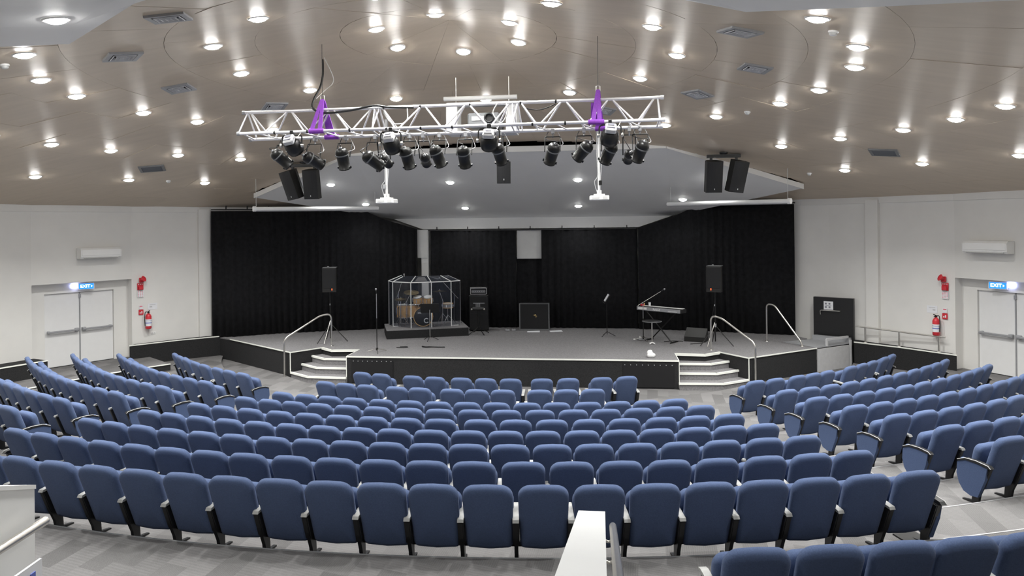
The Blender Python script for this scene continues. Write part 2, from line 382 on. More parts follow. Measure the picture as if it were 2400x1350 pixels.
for j in range(len(PR)-1):
    ns = 8 if j == 0 else (16 if j < 3 else NS)
    for i in range(ns):
        r0, r1 = max(PR[j], .002) + .0018, PR[j+1] - .0018
        g0, g1 = .0018/max(r0, .5), .0018/r1
        off = .0 if j % 2 else .5
        A0 = 2*pi*(i+off)/ns; A1 = 2*pi*(i+1+off)/ns
        mx, my = (r0+r1)/2*cos((A0+A1)/2), 11.3 + (r0+r1)/2*sin((A0+A1)/2)
        if my < -.5 and j > 8 and abs(mx) < 8: pass
        tilt0, tilt1 = rr.uniform(-.0012, .0012), rr.uniform(-.006, .006)
        b = MB(); vs = []; q = 4; p_ = 3
        if my > 16.5 and abs(mx) < 9: q = p_ = 14
        drop = True
        for u in range(p_+1):
            r = r0 + (r1-r0)*u/p_; g = g0 + (g1-g0)*u/p_
            for t in range(q+1):
                a = (A0+g) + (A1-A0-2*g)*t/q; x, y = r*cos(a), 11.3 + r*sin(a)
                ins = in_poly(x, y, CANP, .06)
                if not ins: drop = False
                vs.append((x, y, cone(x, y) + tilt0*(u/p_-.5) + tilt1*(t/q-.5)))
        if drop: continue
        # pieces whose veneer would run over the stage soffit are trimmed face by face
        fs = []
        for u in range(p_):
            for t in range(q):
                f = (u*(q+1)+t, u*(q+1)+t+1, (u+1)*(q+1)+t+1, (u+1)*(q+1)+t)
                if in_poly(sum(vs[v][0] for v in f)/4, sum(vs[v][1] for v in f)/4, CANP, -.02): continue
                fs.append(f)
        if not fs: continue
        nv = len(vs); vs2 = vs + [(x, y, z+.02) for x, y, z in vs]
        # thin board: underside, top and rim
        rim = {}
        for f in fs:
            for a, c in zip(f, f[1:]+f[:1]): rim[(a, c)] = 1
        side = [(a, c, c+nv, a+nv) for (a, c) in rim if (c, a) not in rim]
        b.add(vs2, [tuple(reversed(f)) for f in fs] + [tuple(x+nv for x in f) for f in fs] + side, None, False)
        b.build('ceiling_panel', 'ceil', ceil)
# white lowered soffit over the rear of the hall
WP = [(0, 5.2), (2.25, 6.6), (4.0, 7.86), (5.0, 7.0), (7.6, 4.6), (9.2, 1.5), (8.2, -.1), (-8.2, -.1), (-9.2, 1.5), (-7.6, 4.6), (-4.49, 7.38), (-4.0, 7.86), (-2.25, 6.6)]
b = MB(); zz = [cone(x, y) - .06 for x, y in WP]
cx, cy = 0, 3.2
for i in range(len(WP)):
    a, c = WP[i], WP[(i+1) % len(WP)]
    N = 6
    for u in range(N):
        f0, f1 = u/N, (u+1)/N
        pts = [(cx+(a[0]-cx)*f0, cy+(a[1]-cy)*f0), (cx+(a[0]-cx)*f1, cy+(a[1]-cy)*f1), (cx+(c[0]-cx)*f1, cy+(c[1]-cy)*f1), (cx+(c[0]-cx)*f0, cy+(c[1]-cy)*f0)]
        if u == 0: pts = pts[:3]
        lo = [cone(x, y) - .06 for x, y in pts]
        vs = [(x, y, z) for (x, y), z in zip(pts, lo)]
        b.add(vs, [tuple(range(len(vs)))])
    vs = [(a[0], a[1], cone(*a)-.06), (c[0], c[1], cone(*c)-.06), (c[0], c[1], cone(*c)+.02), (a[0], a[1], cone(*a)+.02)]
    b.add(vs, [(0, 1, 2, 3)])
ws = b.build('white_soffit', 'soffit', ceil)

# ------------------------------------------------------------------ stage canopy (folded white soffit)
cz = {(4.03, 17.69): 6.03, (7.89, 20.0): 5.07, (4.77, 23.86): 4.41}
cz.update({(-x, y): z for (x, y), z in list(cz.items())})
can = thing('stage_canopy', 'pale grey folded ceiling canopy over the stage', 'canopy')
F = [Vector((x, y, cz[(x, y)])) for x, y in CANP]
th = Vector((0, 0, .11))
def slab(name, idx, m):
    b = MB(); P = [F[i] for i in idx]; n_ = len(P)
    b.add([*P, *[p+th for p in P]], [tuple(range(n_)), tuple(reversed(range(n_, 2*n_)))] + [(i, i+n_, (i+1) % n_+n_, (i+1) % n_) for i in range(n_)])
    return b.build(name, m, can)
slab('soffit_panel', (5, 0, 2, 3), 'soffit'); slab('wing_panel', (0, 1, 2), 'soffit'); slab('wing_panel', (3, 4, 5), 'soffit')
b = MB()
for i, j in ((5, 0), (0, 1), (4, 5)):
    a, c = F[i], F[j]; t = (c-a).normalized(); nrm = Vector((t.y, -t.x, 0)).normalized()
    vs = [a - Vector((0,0,.02)), c - Vector((0,0,.02)), c + Vector((0,0,.12)), a + Vector((0,0,.12))]
    vs += [v + nrm*.03 for v in vs]
    b.add(vs, [(0,1,2,3),(7,6,5,4),(0,4,5,1),(1,5,6,2),(2,6,7,3),(3,7,4,0)])
b.build('fascia', 'wall', can)
b = MB(); vs = [(-4.77, 23.86, 4.41), (4.77, 23.86, 4.41), (3.64, 23.6, 4.04), (-3.64, 23.6, 4.04)]
vs += [(x, y+.1, z) for x, y, z in vs]
b.add(vs, [(0,1,2,3),(7,6,5,4),(0,4,5,1),(1,5,6,2),(2,6,7,3),(3,7,4,0)]); b.build('bulkhead', 'soffit', can)

# ------------------------------------------------------------------ downlights
def make_downlight(lampmat, watts):
    t = thing('downlight', 'x', 'ceiling light')
    b = MB(); b.lathe([(.104, .0), (.105, -.006), (.112, -.014), (.135, -.014), (.14, 0)], 24, cap=False); b.build('trim_ring', 'white', t)
    b = MB(); b.lathe([(.104, -.003), (.101, -.02), (.082, -.036), (.046, -.046), (0, -.05)], 10); b.build('spill_dome', lampmat, t)  # bulge added below the ring so the lamp also throws light along the ceiling
    ld = bpy.data.lights.new('beam_light', 'AREA'); ld.shape = 'DISK'; ld.size = .19; ld.energy = watts; ld.spread = R_(BEAM); ld.color = (1, 1, .97)
    lo = bpy.data.objects.new('beam_light', ld); COL.objects.link(lo); lo.parent = t; lo.location = (0, 0, -.056)
    return t
dl = make_downlight('lamp', HALL_W); sl = make_downlight('stagelamp', STAGE_W)
def place_light(src, used, p, nrm, label, group):
    o = src if not used else copy_tree(src)
    q = Vector((0, 0, 1)).rotation_difference(nrm)
    o.matrix_world = Matrix.Translation(p) @ q.to_matrix().to_4x4(); o['label'] = label; o['group'] = group
    for c in o.children:
        if c.type == 'LIGHT': c.matrix_local = Matrix.Translation((0, 0, -.058)) @ q.inverted().to_matrix().to_4x4()   # every beam hangs plumb
    return o
def cone_n(x, y):
    r = math.hypot(x, y-11.3); return Vector((.1955*x/r, .1955*(y-11.3)/r, 1)).normalized() if r > .01 else Vector((0, 0, 1))
ringA = [(1.06, 10.75), (1.06, 11.93), (-1.06, 11.93), (-1.07, 10.78), (0, 12.46), (0, 10.3)]
ringB = [(3.64, 11.33), (3.16, 13.05), (1.82, 14.3), (.02, 14.78), (-1.8, 14.31), (-3.14, 13.04), (-3.65, 11.36), (-3.17, 9.65), (-1.95, 8.63), (-.18, 8.0), (1.85, 8.65), (3.14, 9.7)]
ringC = [(4.8, 8.07), (5.64, 9.3), (6.0, 10.45), (6.02, 12.16), (5.7, 13.4), (4.8, 14.9), (3.86, 15.93)]
ringD = [(6.5, 16.6), (7.36, 15.33), (8.05, 13.98), (8.37, 12.7), (8.46, 11.4), (8.35, 9.9), (7.8, 8.3)]
ringE = [(8.36, 18.12), (9.45, 16.5), (10.4, 14.6), (10.85, 12.5), (10.8, 10.2), (10.2, 7.8)]
words = ['first', 'second', 'third', 'fourth', 'fifth', 'sixth', 'seventh', 'eighth', 'ninth', 'tenth', 'eleventh', 'twelfth', 'thirteenth', 'fourteenth', 'fifteenth', 'sixteenth', 'seventeenth', 'eighteenth', 'nineteenth', 'twentieth', 'twenty-first', 'twenty-second']
used = False
def dlight(x, y, label, dz=0):
    global used
    place_light(dl, used, Vector((x, y, cone(x, y) - .004 + dz)), cone_n(x, y), label, 'round downlights in the veneer ceiling'); used = True
def nearfar(l): return l
for i, (x, y) in enumerate(ringA):
    dlight(x, y, 'round downlight, innermost ceiling ring, %s' % ['near right', 'far right', 'far left', 'near left', 'farthest', 'nearest'][i])
for i, (x, y) in enumerate(ringB):
    dlight(x, y, 'round downlight in second ceiling ring from the centre, %s clockwise from the right' % words[i])
for nm, ring in (('third', ringC), ('fourth', ringD), ('outermost', ringE)):
    for s, sd in ((-1, 'left'), (1, 'right')):
        for i, (x, y) in enumerate(ring):
            j = i if nm != 'third' else len(ring)-1-i
            dlight(s*x, y, 'round downlight in %s ceiling ring, %s side, %s from the stage' % (nm, sd, words[j]))
dlight(-3.2, 6.7, 'round downlight in the white ceiling section, top left', -.062)
for x, y, nm in ((3.2, 6.5, 'right'), (-5.5, 4.4, 'far left'), (5.5, 4.4, 'far right'), (0, 3, 'middle'), (-2.8, 2.2, 'inner left'), (2.8, 1.6, 'inner right')):
    dlight(x, y, 'round downlight in the white rear ceiling section, %s, outside the frame' % nm, -.062)
mainn = Vector((0, .2626, 1)).normalized()
def tri_n(s):
    a, c, d = Vector((s*4.03, 17.69, 6.03)), Vector((s*7.89, 20, 5.07)), Vector((s*4.77, 23.86, 4.41)); v = (c-a).cross(d-a).normalized(); return v if v.z > 0 else -v
stage_l = [((-1.9, 20.01, 5.42), mainn, 'front row, second from left'), ((1.79, 20.0, 5.42), mainn, 'front row, third from left'), ((-1.97, 22.6, 4.742), mainn, 'back row, second from left'), ((1.71, 22.55, 4.755), mainn, 'back row, third from left'),
           ((4.9, 21.91, 4.885), tri_n(1), 'back row, rightmost'), ((-5.07, 21.84, 4.887), tri_n(-1), 'back row, leftmost'), ((-5.37, 19.67, 5.402), tri_n(-1), 'front row, leftmost'), ((5.37, 19.67, 5.402), tri_n(1), 'front row, behind the hung speakers')]
us = False
for p, nn, lb in stage_l:
    place_light(sl, us, Vector(p) - nn*.004, nn, 'small downlight in the stage canopy, ' + lb, 'downlights in the stage canopy'); us = True

# ------------------------------------------------------------------ ceiling vents, detectors
def vent(x, y, a, label, four=True, size=.44):
    t = thing('ceiling_vent', label, 'vent', group='ceiling air vents')
    q = Vector((0, 0, 1)).rotation_difference(cone_n(x, y))
    t.matrix_world = Matrix.Translation((x, y, cone(x, y)-.002)) @ q.to_matrix().to_4x4() @ Matrix.Rotation(a, 4, 'Z')
    h = size/2
    b = MB()
    for s in (-1, 1): b.box((s*(h-.03), 0, -.012), (.06, size, .03)); b.box((0, s*(h-.03), -.012), (size-.12, .06, .03))
    b.build('vent_frame', 'grey' if four else 'midgrey', t)
    b = MB(); b.box((0, 0, -.002), (size-.1, size-.1, .006)); b.build('vent_backing', 'dark' if four else 'midgrey', t)
    if four:
        for qd in range(4):
            m_ = Matrix.Rotation(qd*pi/2, 4, 'Z')
            for i in range(4):
                b = MB(); L = (h-.07)*(1-.22*i)*1.9
                b.box((0, h-.09-.055*i, -.016), (L*.95, .012, .045), rx=.7, mtx=m_); b.build('slat', 'lightgrey', t)
    else:
        for i in range(9):
            b = MB(); b.box((0, -h+.1+i*(size-.2)/8, -.012), (size-.13, .012, .03), rx=.6); b.build('slat', 'midgrey', t)
for x, y, a, lb in ((-2.61, 7.73, .3, 'square four-way air vent nearest the white ceiling, top left'), (-4.22, 9.13, .85, 'slatted air vent left of the second downlight ring'), (-4.78, 11.34, .2, 'square air vent left of the hall centre'), (-4.09, 13.5, .7, 'square air vent behind the left end of truss'),
                    (4.22, 9.32, .3, 'square air vent near the top right of the ceiling'), (4.84, 11.4, .1, 'slatted air vent right of the hall centre'), (4.25, 13.55, .7, 'square air vent right of the truss end'), (2.51, 15.26, .3, 'square air vent behind the right purple sling'), ):
    vent(x, y, a, lb)
vent(-8.44, 15.95, .5, 'grey return air grille above the left wall', False, .56); vent(8.47, 15.98, -.5, 'grey return air grille above the right wall', False, .56)
for x, y, lb in ((-5.3, 8.3, 'by the top left downlights'), (5.15, 8.65, 'by the top right downlights'), (5.3, 14.3, 'right of the truss'), (7.75, 18.9, 'by the canopy right tip'), (-8.9, 17.3, 'above the left exit')):
    t = thing('smoke_detector', 'small white smoke detector on ceiling ' + lb, 'smoke detector', group='smoke detectors')
    t.matrix_world = Matrix.Translation((x, y, cone(x, y)-.002)) @ Vector((0, 0, 1)).rotation_difference(cone_n(x, y)).to_matrix().to_4x4()
    b = MB(); b.lathe([(.06, 0), (.06, -.015), (.055, -.022)], 16); b.build('base', 'white', t)
    b = MB(); b.lathe([(.045, -.022), (.043, -.045), (.03, -.055), (0, -.057)], 16); b.build('sensor_head', 'offwhite', t)

# ------------------------------------------------------------------ stage
S = .723
st = thing('stage', 'low black carpeted stage with white edged front', 'stage')
back = [(13.8*cos(R_(a)), 11.3 + 13.8*sin(R_(a))) for a in (54.2, 62, 70, 80, 90, 100, 110, 120, 128, 136.0)]
deck = [(-4.32, 17.99), (4.32, 17.99), (4.32, 18.97), (5.08, 18.89), (5.51, 19.26), (6.10, 18.46), (8.20, 20.02), (7.52, 20.95), (8.40, 21.60)] + back + [(-9.75, 20.95), (-9.05, 20.55), (-6.10, 18.46), (-5.51, 19.26), (-5.08, 18.89), (-4.32, 18.97)]
b = MB(); b.prism(deck, S-.03, S); b.build('deck', 'stagecarpet', st)
b = MB(); b.prism(deck, -.05, S-.03); b.build('skirt', 'blackcarpet', st)
def strip(path, wd, h, ztop, name, m, parent):
    b = MB()
    for a, c in zip(path[:-1], path[1:]):
        a, c = Vector((*a, 0)), Vector((*c, 0)); d = c-a; n_ = Vector((d.y, -d.x, 0)).normalized()
        m_ = Matrix.Translation((a+c)/2 + Vector((0, 0, ztop-h/2))) @ Matrix.Rotation(math.atan2(d.y, d.x), 4, 'Z')
        b.box((0, 0, 0), (d.length+wd*.6, wd, h), mtx=m_)
    return b.build(name, m, parent)
strip([(-4.32, 17.985), (4.32, 17.985)], .03, .035, S+.006, 'edge_strip', 'trim', st)
for s in (1, -1):
    mir = lambda P: [(s*x, y) for x, y in P]
    strip(mir([(5.51, 19.26), (6.10, 18.45), (8.20, 20.01)] if s > 0 else [(5.51, 19.26), (6.10, 18.45), (9.0, 20.5)]), .022, .026, S+.006, 'edge_strip', 'trim', st)
    strip(mir([(4.32, 18.96), (5.08, 18.88), (5.51, 19.25)]), .05, .06, S+.006, 'edge_strip', 'trim', st)
    strip(mir([(4.32, 17.99), (4.32, 18.96)]), .02, .02, S+.006, 'edge_strip', 'trim', st)
    b = MB(); b.box((s*6.105, 18.452, .44), (.02, .02, .53)); b.box((s*4.325, 17.985, .36), (.018, .018, .66)); b.build('corner_strip', 'trim', st)
    T = [((4.32, 17.9), (5.39, 17.955), (6.09, 18.46)), ((4.32, 18.25), (5.28, 18.28), (5.89, 18.73)), ((4.32, 18.57), (5.19, 18.60), (5.70, 18.99))]
    for i, q in enumerate(T):
        z = .18*(i+1)
        poly = mir([q[0], q[1], q[2], (5.51, 19.25), (5.08, 18.9), (4.32, 18.97)])
        b = MB(); b.prism(poly, z-.181 if i else -.05, z); tr = b.build('step', 'stagecarpet', st)
        strip(mir(q), .05, .05, z+.006, 'step_nosing', 'trim', tr)
    # vent panel let into the front
    x0, x1 = (-4.18, -3.05) if s < 0 else (2.93, 4.2)
    b = MB(); b.box(((x0+x1)/2, 17.985, .33), (x1-x0, .02, .58)); pn = b.build('vent_panel', 'black', st)
    for i in range(9):
        b = MB(); b.lathe([(.012, 0), (.012, .006), (0, .008)], 8, Matrix.Translation((x0+.05+(x1-x0-.1)*i/8, 17.974, .6)) @ Matrix.Rotation(pi/2, 4, 'X')); b.build('screw', 'grey', pn)

# step handrails
def rail(pts, label, r=.024, rad=.16, m='steel', feet=()):
    t = thing('handrail', label, 'handrail')
    b = MB(); b.tube(round_path(pts, rad), r, 10); b.build('rail_tube', m, t)
    for p in feet:
        b = MB(); b.lathe([(.05, 0), (.05, .012), (.03, .02)], 16, Matrix.Translation(p)); b.build('foot_flange', m, t)
    return t
for s, nm in ((-1, 'left'), (1, 'right')):
    P = [(s*6.26, 18.42, 0), (s*6.26, 18.42, 1.10), (s*5.55, 19.24, 1.64), (s*5.33, 19.5, 1.65), (s*5.33, 19.5, S)]
    rail(P, 'bent steel handrail on the %s stage steps' % nm, feet=[P[0], P[-1]])
P = [(7.13, 21.05, S), (7.13, 21.05, 1.80), (7.30, 20.87, 1.80), (7.86, 20.28, .86), (7.89, 20.25, S)]
rail(P, 'short steel handrail on the stage beside the wheelchair lift', feet=[P[0], P[-1]])

# ------------------------------------------------------------------ curtains
def canopy_top(x, y):
    x = abs(x)
    if x < 3.64: return 4.02
    if x < 4.77: return 4.02 + (x-3.64)/1.13*.37
    if x < 5.4: return 4.39 + (x-4.77)/.63*.30
    return 4.70
def curtain(name, path, label, seed, period=.21, amp=.055, top=None, z0=S+.012):
    P = [Vector((x, y, 0)) for x, y in path]; L = [0]
    for a, c in zip(P[:-1], P[1:]): L.append(L[-1] + (c-a).length)
    n_ = int(L[-1]/.035); rg = random.Random(seed); ph = 0; vs = []; fs = []; cols = []
    for i in range(n_+1):
        d = L[-1]*i/n_; k_ = max(j for j in range(len(L)) if L[j] <= d+1e-6); k_ = min(k_, len(P)-2)
        p = P[k_].lerp(P[k_+1], (d-L[k_])/(L[k_+1]-L[k_])); t = (P[k_+1]-P[k_]).normalized(); nn = Vector((t.y, -t.x, 0))
        ph += 2*pi*.035/period*(1+.35*rg.uniform(-1, 1)); a_ = amp*(.75+.4*sin(d*1.7+seed))
        zt = top if top else canopy_top(p.x, p.y)
        for q in range(4):
            f = q/3; off = a_*sin(ph)*(1-.45*f) + .02*sin(ph*.37+f*2)
            v = p + nn*off; vs.append((v.x, v.y, z0 + (zt-z0)*f))
    for i in range(n_):
        for q in range(3): fs.append((i*4+q, (i+1)*4+q, (i+1)*4+q+1, i*4+q+1))
    b = MB(); b.add(vs, fs, None, True); o = b.build(name, 'curtain')
    md = o.modifiers.new('thick', 'SOLIDIFY'); md.thickness = .006
    return tag(o, label, 'curtain')
curtain('stage_curtain', [(-9.72, 20.74), (-9.1, 20.95), (-8.1, 21.6), (-6.6, 22.25), (-4.9, 22.85), (-3.75, 23.2)], 'black pleated stage curtain left of the drum riser', 3)
curtain('stage_curtain', [(3.62, 23.25), (5.2, 23.0), (6.8, 22.6), (8.22, 22.18)], 'black pleated stage curtain behind the right handrails', 4)
curtain('stage_curtain', [(-3.32, 23.36), (-.41, 23.36)], 'black back curtain between the grey column and white board', 5, top=3.98, amp=.04)
curtain('stage_curtain', [(-.41, 23.5), (.5, 23.5)], 'short black back curtain under the white board', 6, top=3.08, amp=.03)
curtain('stage_curtain', [(.45, 23.36), (3.6, 23.36)], 'black back curtain right of the white board', 7, top=3.98, amp=.04)
tr = thing('curtain_track', 'black curtain track along the back of the stage', 'curtain track')
b = MB(); b.box((0, 23.36, 4.0), (7.1, .05, .04)); b.build('track_rail', 'black', tr)
for i in range(7):
    b = MB(); x = -3.1 + i*1.06; b.box((x, 23.36, 4.06), (.03, .03, .12)); b.box((x, 23.34, 4.03), (.07, .04, .03)); b.build('track_bracket', 'black', tr)
tr = thing('curtain_track', 'black curtain track with hooks above the left curtain', 'curtain track')
b = MB(); b.tube([(-9.72, 20.74, 4.74), (-9.1, 20.95, 4.74), (-8.1, 21.6, 4.74), (-6.6, 22.25, 4.74)], .02, 8); b.build('track_rail', 'black', tr)
for x, y in ((-9.3, 20.88), (-8.75, 21.18), (-8.2, 21.53)):
    b = MB(); b.box((x, y, 4.79), (.03, .03, .14)); b.build('track_bracket', 'black', tr)
tr = thing('curtain_track', 'black curtain track above the right curtain', 'curtain track')
b = MB(); b.tube([(5.4, 22.95, 4.74), (6.8, 22.6, 4.74), (8.25, 22.18, 4.74)], .02, 8); b.build('track_rail', 'black', tr)
for x, y in ((7.2, 22.5), (7.9, 22.28)):
    b = MB(); b.box((x, y, 4.79), (.03, .03, .14)); b.build('track_bracket', 'black', tr)
b = MB(); b.box((.035, 23.45, 3.5), (.84, .03, .95), bev=.004); tag(b.build('white_board', 'offwhite'), 'square white board hung high on the black back curtain', 'board')
b = MB(); b.box((-3.52, 23.42, 2.37), (.24, .2, 3.3)); b.box((-3.60, 23.36, 3.55), (.34, .12, .95)); struct(b.build('trim_40', 'offwhite'))

# ------------------------------------------------------------------ side platforms (black fronted), ramp rail, lift
def platform(poly, front, name, label, side_mat='blackcarpet'):
    t = thing(name, label, 'platform')
    b = MB(); b.prism(poly, -.05, .74); b.build('platform_base', side_mat, t)
    b = MB(); b.prism(poly, .74, .765); b.build('platform_top', 'blackcarpet', t)
    strip(front, .025, .03, .772, 'edge_strip', 'trim', t)
    return t
in_wall = [(13.76*cos(R_(a)), 11.3+13.76*sin(R_(a))) for a in (35.1, 38, 41, 43.5)]
fr = [(11.27, 18.97), (10.39, 20.02), (9.46, 20.86)]
platform([(-x, y) for x, y in fr + in_wall[::-1][:0] + [(9.75, 20.9)] + in_wall[::-1]], [(-x, y) for x, y in fr], 'side_platform', 'black fronted wall platform between left exit and stage curtain')
platform(fr + [(9.55, 21.3), (9.75, 21.2)][:1] + [(9.9, 20.95)] + in_wall[::-1], fr, 'side_platform', 'black fronted ramp platform under the right fire extinguisher')
ow = [(13.68*cos(R_(a)), 11.3+13.68*sin(R_(a))) for a in (24, 20, 15, 10, 4)]
of = [(13.1*cos(R_(a)), 11.3+13.1*sin(R_(a))) for a in (24.3, 20, 15, 10, 4)]
for s, nm in ((-1, 'left'), (1, 'right')):
    platform([(s*x, y) for x, y in ow + of[::-1]], [(s*x, y) for x, y in of], 'side_platform', 'black fronted wall platform nearer the camera than the %s exit' % nm)
t = thing('handrail', 'low steel handrail with three posts above the right ramp platform', 'handrail')
pp = [(9.72, 20.75), (10.37, 20.14), (11.03, 19.38)]
b = MB(); b.tube(round_path([(9.52, 20.9, 1.20), (10.37, 20.14, 1.17), (10.55, 19.95, 1.16), (11.15, 19.28, 1.16)], .2), .022, 10); b.build('rail_tube', 'steel', t)
for x, y in pp:
    b = MB(); b.tube([(x, y, .765), (x, y, 1.17)], .024, 10); b.lathe([(.045, .765), (.045, .775), (.03, .78)], 14, Matrix.Translation((x, y, 0))); b.build('post', 'steel', t)
lift = thing('wheelchair_lift', 'black panelled wheelchair lift with grey platform right of the stage', 'lift')
a0, a1 = Vector((8.60, 21.66)), Vector((9.52, 21.08)); d = (a1-a0).normalized(); nn = Vector((-d.y, d.x))*-1 if False else Vector((-d.y, d.x))
if nn.y < 0: nn = -nn
poly = [a0, a1, a1+nn*.14, a0+nn*.14]
b = MB(); b.prism([tuple(p) for p in poly], .62, 1.95); pn = b.build('back_panel', 'black', lift)
yaw = math.atan2(d.y, d.x)
fm = lambda u, z, o=0: Vector((*(a0 + d*u - nn*o), z))
b = MB(); b.box((0, 0, 0), (.26, .006, .24), mtx=Matrix.Translation(fm(.42, 1.72, .008)) @ Matrix.Rotation(yaw, 4, 'Z')); nt_ = b.build('notice', 'paper', pn)
b = MB()
for i in range(4): b.box((-.07+.05*(i % 2)*2, 0, .05-.1*(i//2)), (.05, .004, .05), mtx=Matrix.Translation(fm(.42, 1.72, .013)) @ Matrix.Rotation(yaw, 4, 'Z'))
b.box((0, 0, .0), (.16, .004, .012), mtx=Matrix.Translation(fm(.42, 1.72, .013)) @ Matrix.Rotation(yaw, 4, 'Z')); b.build('print', 'ink', nt_)
b = MB(); b.tube(round_path([fm(.20, 1.45, .02), fm(.20, 1.58, .06), fm(.74, 1.58, .06), fm(.74, 1.58, .01)], .05), .012, 8); b.build('grab_bar', 'steel', pn)
b = MB(); b.prism([(7.54, 20.95), (8.21, 20.08), (9.36, 20.92), (8.66, 21.62)], .70, .732); b.build('platform_plate', 'grey', lift)
q0, q1 = Vector((8.23, 20.06)), Vector((9.30, 20.84)); d2 = (q1-q0).normalized()
b = MB(); b.box(((q0.x+q1.x)/2, (q0.y+q1.y)/2, .34), ((q1-q0).length, .03, .68), math.atan2(d2.y, d2.x)); b.build('front_panel', 'lightgrey', lift)
b = MB(); r0 = q0 + d2*.42; r1 = q1
b.box(((r0.x+r1.x)/2, (r0.y+r1.y)/2+.05, .90), ((r1-r0).length, .05, .06), math.atan2(d2.y, d2.x)); b.box((r0.x, r0.y+.05, .82), (.05, .05, .2), math.atan2(d2.y, d2.x)); b.build('toe_rail', 'lightgrey', lift)
b = MB(); b.box((q1.x+.06, q1.y+.03, .42), (.05, .05, .8), math.atan2(d2.y, d2.x)); b.build('corner_post', 'lightgrey', lift)
b = MB(); b.prism([(8.62, 21.52), (9.42, 20.98), (9.36, 20.9), (8.5, 21.45)], .732, .86); b.build('ramp_flap', 'grey', lift)

# ------------------------------------------------------------------ things on the walls
def on_wall(s, a, z, off=0.0):
    h = hall(a, RW*cos(R_(4)) if False else RW - .03 - off); x = h.x*s
    yaw = R_(a) + pi/2
    if s < 0: yaw = -yaw
    return Matrix.Translation((x, h.y, z)) @ Matrix.Rotation(yaw, 4, 'Z')     # local +y faces into the hall
for s, nm in ((-1, 'left'), (1, 'right')):
    t = thing('air_conditioner', 'white wall air conditioner above the %s exit doors' % nm, 'air conditioner', mtx=on_wall(s, 31.0, 3.5, .145))
    b = MB(); prof = [(-.1, -.15), (.14, -.15), (.19, -.10), (.20, .09), (.14, .15), (-.1, .15)]
    b.prism(prof, -.53, .53, Matrix.Rotation(pi/2, 4, 'Y') @ Matrix.Rotation(pi/2, 4, 'Z')); b.build('case', 'white', t)
    b = MB(); b.box((0, .165, -.125), (.9, .05, .03), rx=.5); b.build('louvre', 'offwhite', t)
    b = MB(); b.box((0, .2, .02), (1.0, .012, .17), bev=.005); b.build('front_cover', 'white', t)
    # horn, signs, extinguisher, notices
    t = thing('fire_alarm_horn', 'red fire alarm horn on the wall beside the %s exit' % nm, 'fire alarm', mtx=on_wall(s, 35.95, 2.64))
    b = MB(); b.box((0, .03, 0), (.12, .06, .14), bev=.01); b.build('back_box', 'red', t)
    b = MB(); b.lathe([(.03, 0), (.045, .05), (.09, .11), (.085, .115), (.03, .08)], 16, Matrix.Translation((-s*.02, .05, -.0)) @ Matrix.Rotation(-pi/2, 4, 'X') @ Matrix.Rotation(.5, 4, 'X') @ Matrix.Rotation(s*.5, 4, 'Y')); b.build('horn', 'red', t)
    t = thing('alarm_call_point', 'red and white fire call point sign under the %s alarm horn' % nm, 'sign', mtx=on_wall(s, 35.85, 2.34))
    b = MB(); b.box((0, .006, .11), (.17, .012, .2)); up = b.build('red_plate', 'red', t)
    b = MB(); b.box((0, .006, -.11), (.17, .012, .2)); lo = b.build('white_plate', 'paper', t)
    b = MB(); b.box((0, .04, .07), (.12, .07, .11), bev=.01); b.build('call_box', 'red', t)
    rg = random.Random(5)
    b = MB()
    for i in range(5):
        for j in range(3): b.box((-.055+.055*j, .013, -.04-.035*i), (.035*rg.uniform(.5, 1), .004, .014))
    b.build('print', 'pink', lo)
    b = MB()
    for j in range(3): b.box((-.05+.05*j, .013, .175), (.025, .004, .02))
    b.build('print', 'paper', up)
    t = thing('safety_sign', 'small white and red extinguisher sign beside the %s exit' % nm, 'sign', mtx=on_wall(s, 35.9, 1.76))
    b = MB(); b.box((0, .006, .07), (.10, .01, .12)); wp = b.build('white_plate', 'paper', t)
    b = MB(); b.box((0, .006, -.075), (.13, .012, .15)); rp = b.build('red_plate', 'red', t)
    b = MB(); b.box((0, .013, .1), (.08, .003, .03)); b.build('print', 'pink', wp)
    b = MB(); b.box((-.02, .013, -.08), (.03, .003, .07)); b.box((.025, .013, -.095), (.03, .003, .04)); b.build('print', 'paper', rp)
    t = thing('paper_notice', 'white paper notice above the %s fire extinguisher' % nm, 'notice', mtx=on_wall(s, 37.25, 1.83))
    b = MB(); b.box((0, .004, 0), (.27, .005, .19)); b.build('sheet', 'paper', t)
    b = MB(); b.box((s*-.05, .008, -.01), (.07, .003, .03)); b.box((0, .008, .05), (.16, .003, .012)); b.build('print', 'lightgrey', t)
    t = thing('fire_extinguisher', 'red fire extinguisher hung on the wall near the %s exit' % nm, 'fire extinguisher', mtx=on_wall(s, 36.6, 1.18))
    m_ = Matrix.Translation((0, .11, 0))
    b = MB(); b.lathe([(.0, 0), (.07, .0), (.085, .02), (.085, .37), (.06, .43), (.03, .45), (.03, .47)], 20, m_); b.build('cylinder', 'red', t)
    b = MB(); b.lathe([(.0865, .09), (.0865, .29)], 20, m_); b.build('label_band', 'paper', t)
    b = MB(); b.lathe([(.0872, .17), (.0872, .195)], 20, m_); b.lathe([(.0872, .24), (.0872, .25)], 20, m_); b.build('print', 'inkblue', t)
    b = MB(); b.box((0, .11, .49), (.04, .06, .04)); b.box((0, .16, .53), (.02, .12, .02), rx=.3); b.box((0, .15, .49), (.02, .1, .015), rx=-.1); b.build('valve_handle', 'black', t)
    b = MB(); b.tube(round_path([(0, .11, .5), (.09*s*-1, .12, .52), (.115*-s, .13, .35), (.10*-s, .13, .10)], .08), .011, 8); b.build('hose', 'black', t)
    b = MB(); b.box((0, .02, .3), (.05, .05, .2)); b.build('wall_bracket', 'blackmetal', t)
